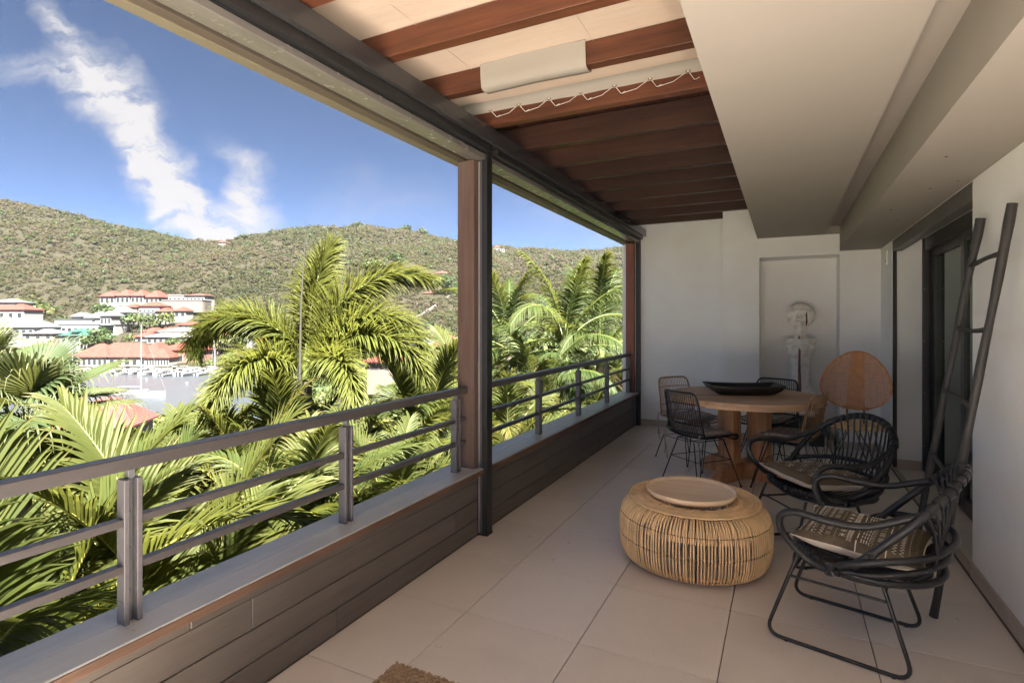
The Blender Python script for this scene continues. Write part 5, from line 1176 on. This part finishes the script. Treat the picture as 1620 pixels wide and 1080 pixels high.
# azimuths in azs: 0 = to the right in the picture, 90 = away, 180 = left, 270 = towards the terrace
random.seed(77)
G1 = 'palms growing right below the terrace'
palm('feather_palm', 'big bright areca palm filling the lower left corner below the railing', 40, 1120, 3.7, BIG, 15, .88, .06, G1)
palm('feather_palm', 'big areca palm behind the first railing post', 300, 1080, 4.6, BIG, 14, .95, .06, G1)
palm('feather_palm', 'areca palm with yellow stalks behind the second railing post', 470, 900, 6.0, ARE, 16, 1.15, .05, G1)
palm('feather_palm', 'areca palm just left of the second railing post, lighter and farther', 400, 850, 7.4, ARE, 16, 1.2, .05, G1)
palm('feather_palm', 'areca palm between the second railing post and the weathered post', 620, 860, 7.0, ARE, 15, 1.05, .05, G1)
palm('feather_palm', 'areca palm half behind the fan palm', 200, 935, 6.6, BIG, 13, .9, .05, G1)
palm('feather_palm', 'wide yellow-green palm in front of the harbour water', 300, 880, 8.5, BIG, 15, .95, .06, G1)
palm('feather_palm', 'palm whose fronds cross in front of the plume palm', 465, 805, 8.6, BIG, 14, .95, .06, G1)
palm('feather_palm', 'dark green palm left of the weathered timber post', 665, 720, 10.5, BIG, 15, 1.0, .06, G1)
palm('feather_palm', 'low areca palm under the railing near the weathered post', 560, 800, 9.2, ARE, 15, 1.2, .05, G1)
palm('feather_palm', 'small palm peeping out behind the weathered post', 735, 650, 15, BIG, 12, 1.0, .06, G1)
palm('plume_palm', 'foxtail palm with two great arching plume fronds', 486, 595, 8.8, FOX, 9, .92, .08, None, order=[1, 2, 2, 2, 3, 0, 4, 3, 3], azs=[10, 175, 196, 352, 340, 60, 170, 250, 310], cs2=True)
sp = LM(); sp.tube([Vector((0, 0, 0)), Vector((.02, 0, 1.1)), Vector((.10, 0, 2.35))], [.022, .014, .004], 6, 1)
x, y = W2(474, 8.0); o = link('spear_leaf', sp.mesh('spear_leaf', [FANL, simple('grey_green_spear', (.028, .026, .018), .8)]), label='thin grey unopened palm spear rising straight in front of the plume palm', cat='palm spear', loc=(x, y, zpx(600, 8.0)), rz=YAW)
palm('fan_palm', 'fan palm with drooping leaf tips at the left edge', 35, 705, 6.0, FAN, 16, .76, .09, 'fan palms')
palm('fan_palm', 'smaller fan palm at the left edge in front of the harbour', -50, 655, 6.6, FAN, 12, .72, .09, 'fan palms')
palm('fan_palm', 'fan palm spreading in front of the pink roof', 130, 745, 8.0, FAN, 12, .5, .08, 'fan palms')
G2 = 'coconut palms beyond the far railing'
palm('coconut_palm', 'tallest coconut palm seen through the far opening', 893, 560, 14.0, COC, 14, 1.08, .09, G2, cs2=True)
palm('coconut_palm', 'coconut palm with a pale pinkish trunk near the far corner post', 950, 575, 15.5, COC, 13, 1.1, .14, G2, cs2=True)
palm('coconut_palm', 'coconut palm directly beside the black guide column', 805, 560, 17.0, COC, 13, 1.15, .09, G2, cs2=True)
palm('coconut_palm', 'coconut palm hidden low between the two front coconut palms', 850, 640, 13.0, COC, 13, .95, .09, G2)
palm('coconut_palm', 'coconut palm at the extreme right of the far opening', 1000, 590, 17.5, COC, 12, .9, .09, G2, cs2=True)
palm('feather_palm', 'areca palm under the far railing at its left end', 800, 740, 9.8, ARE, 15, 1.1, .05, G1)
palm('feather_palm', 'areca palm under the middle of the far railing', 850, 710, 11.5, ARE, 15, 1.1, .05, G1)
palm('feather_palm', 'areca palm under the far end of the far railing', 930, 690, 13.5, ARE, 14, 1.1, .05, G1)
# humid sea air
hz_ = bpy.data.materials.new('haze_air'); hz_.use_nodes = True; n = NT(hz_.node_tree); n.nt.nodes.clear()
pv = n.n('ShaderNodeVolumePrincipled'); pv.inputs['Color'].default_value = (.93, .95, 1, 1); pv.inputs['Density'].default_value = .000045; pv.inputs['Anisotropy'].default_value = .2
o = n.n('ShaderNodeOutputMaterial'); n.l(pv.outputs[0], o.inputs['Volume'])
MB().box(-900, 900, -300, 1100, -62, 130).build('haze', hz_, kind='stuff')
# dense greenery on the slope directly under the terrace
nB = 2600; u = rng.uniform(-250, 1010, nB); D = 3.2+24*rng.random(nB)**1.3; l = (u-810)/865*D; x = -sn_*D+cs_*l; y = cs_*D+sn_*l
ok = x < -3.2-.0*y; x, y, D = x[ok], y[ok], D[ok]; z = terr(x, y)+rng.uniform(.0, 3.0, len(x))*np.clip(D/14, .4, 1.2); sz = .35+.45*rng.random(len(x))
leafcloud(np.stack([x, y, z], 1), sz, np.clip(.6+.25*rng.normal(size=len(x)), 0, 1), 60, .22, name='understory', mt=TREEM, kind='stuff', label='dense mixed greenery on the slope right under the terrace')
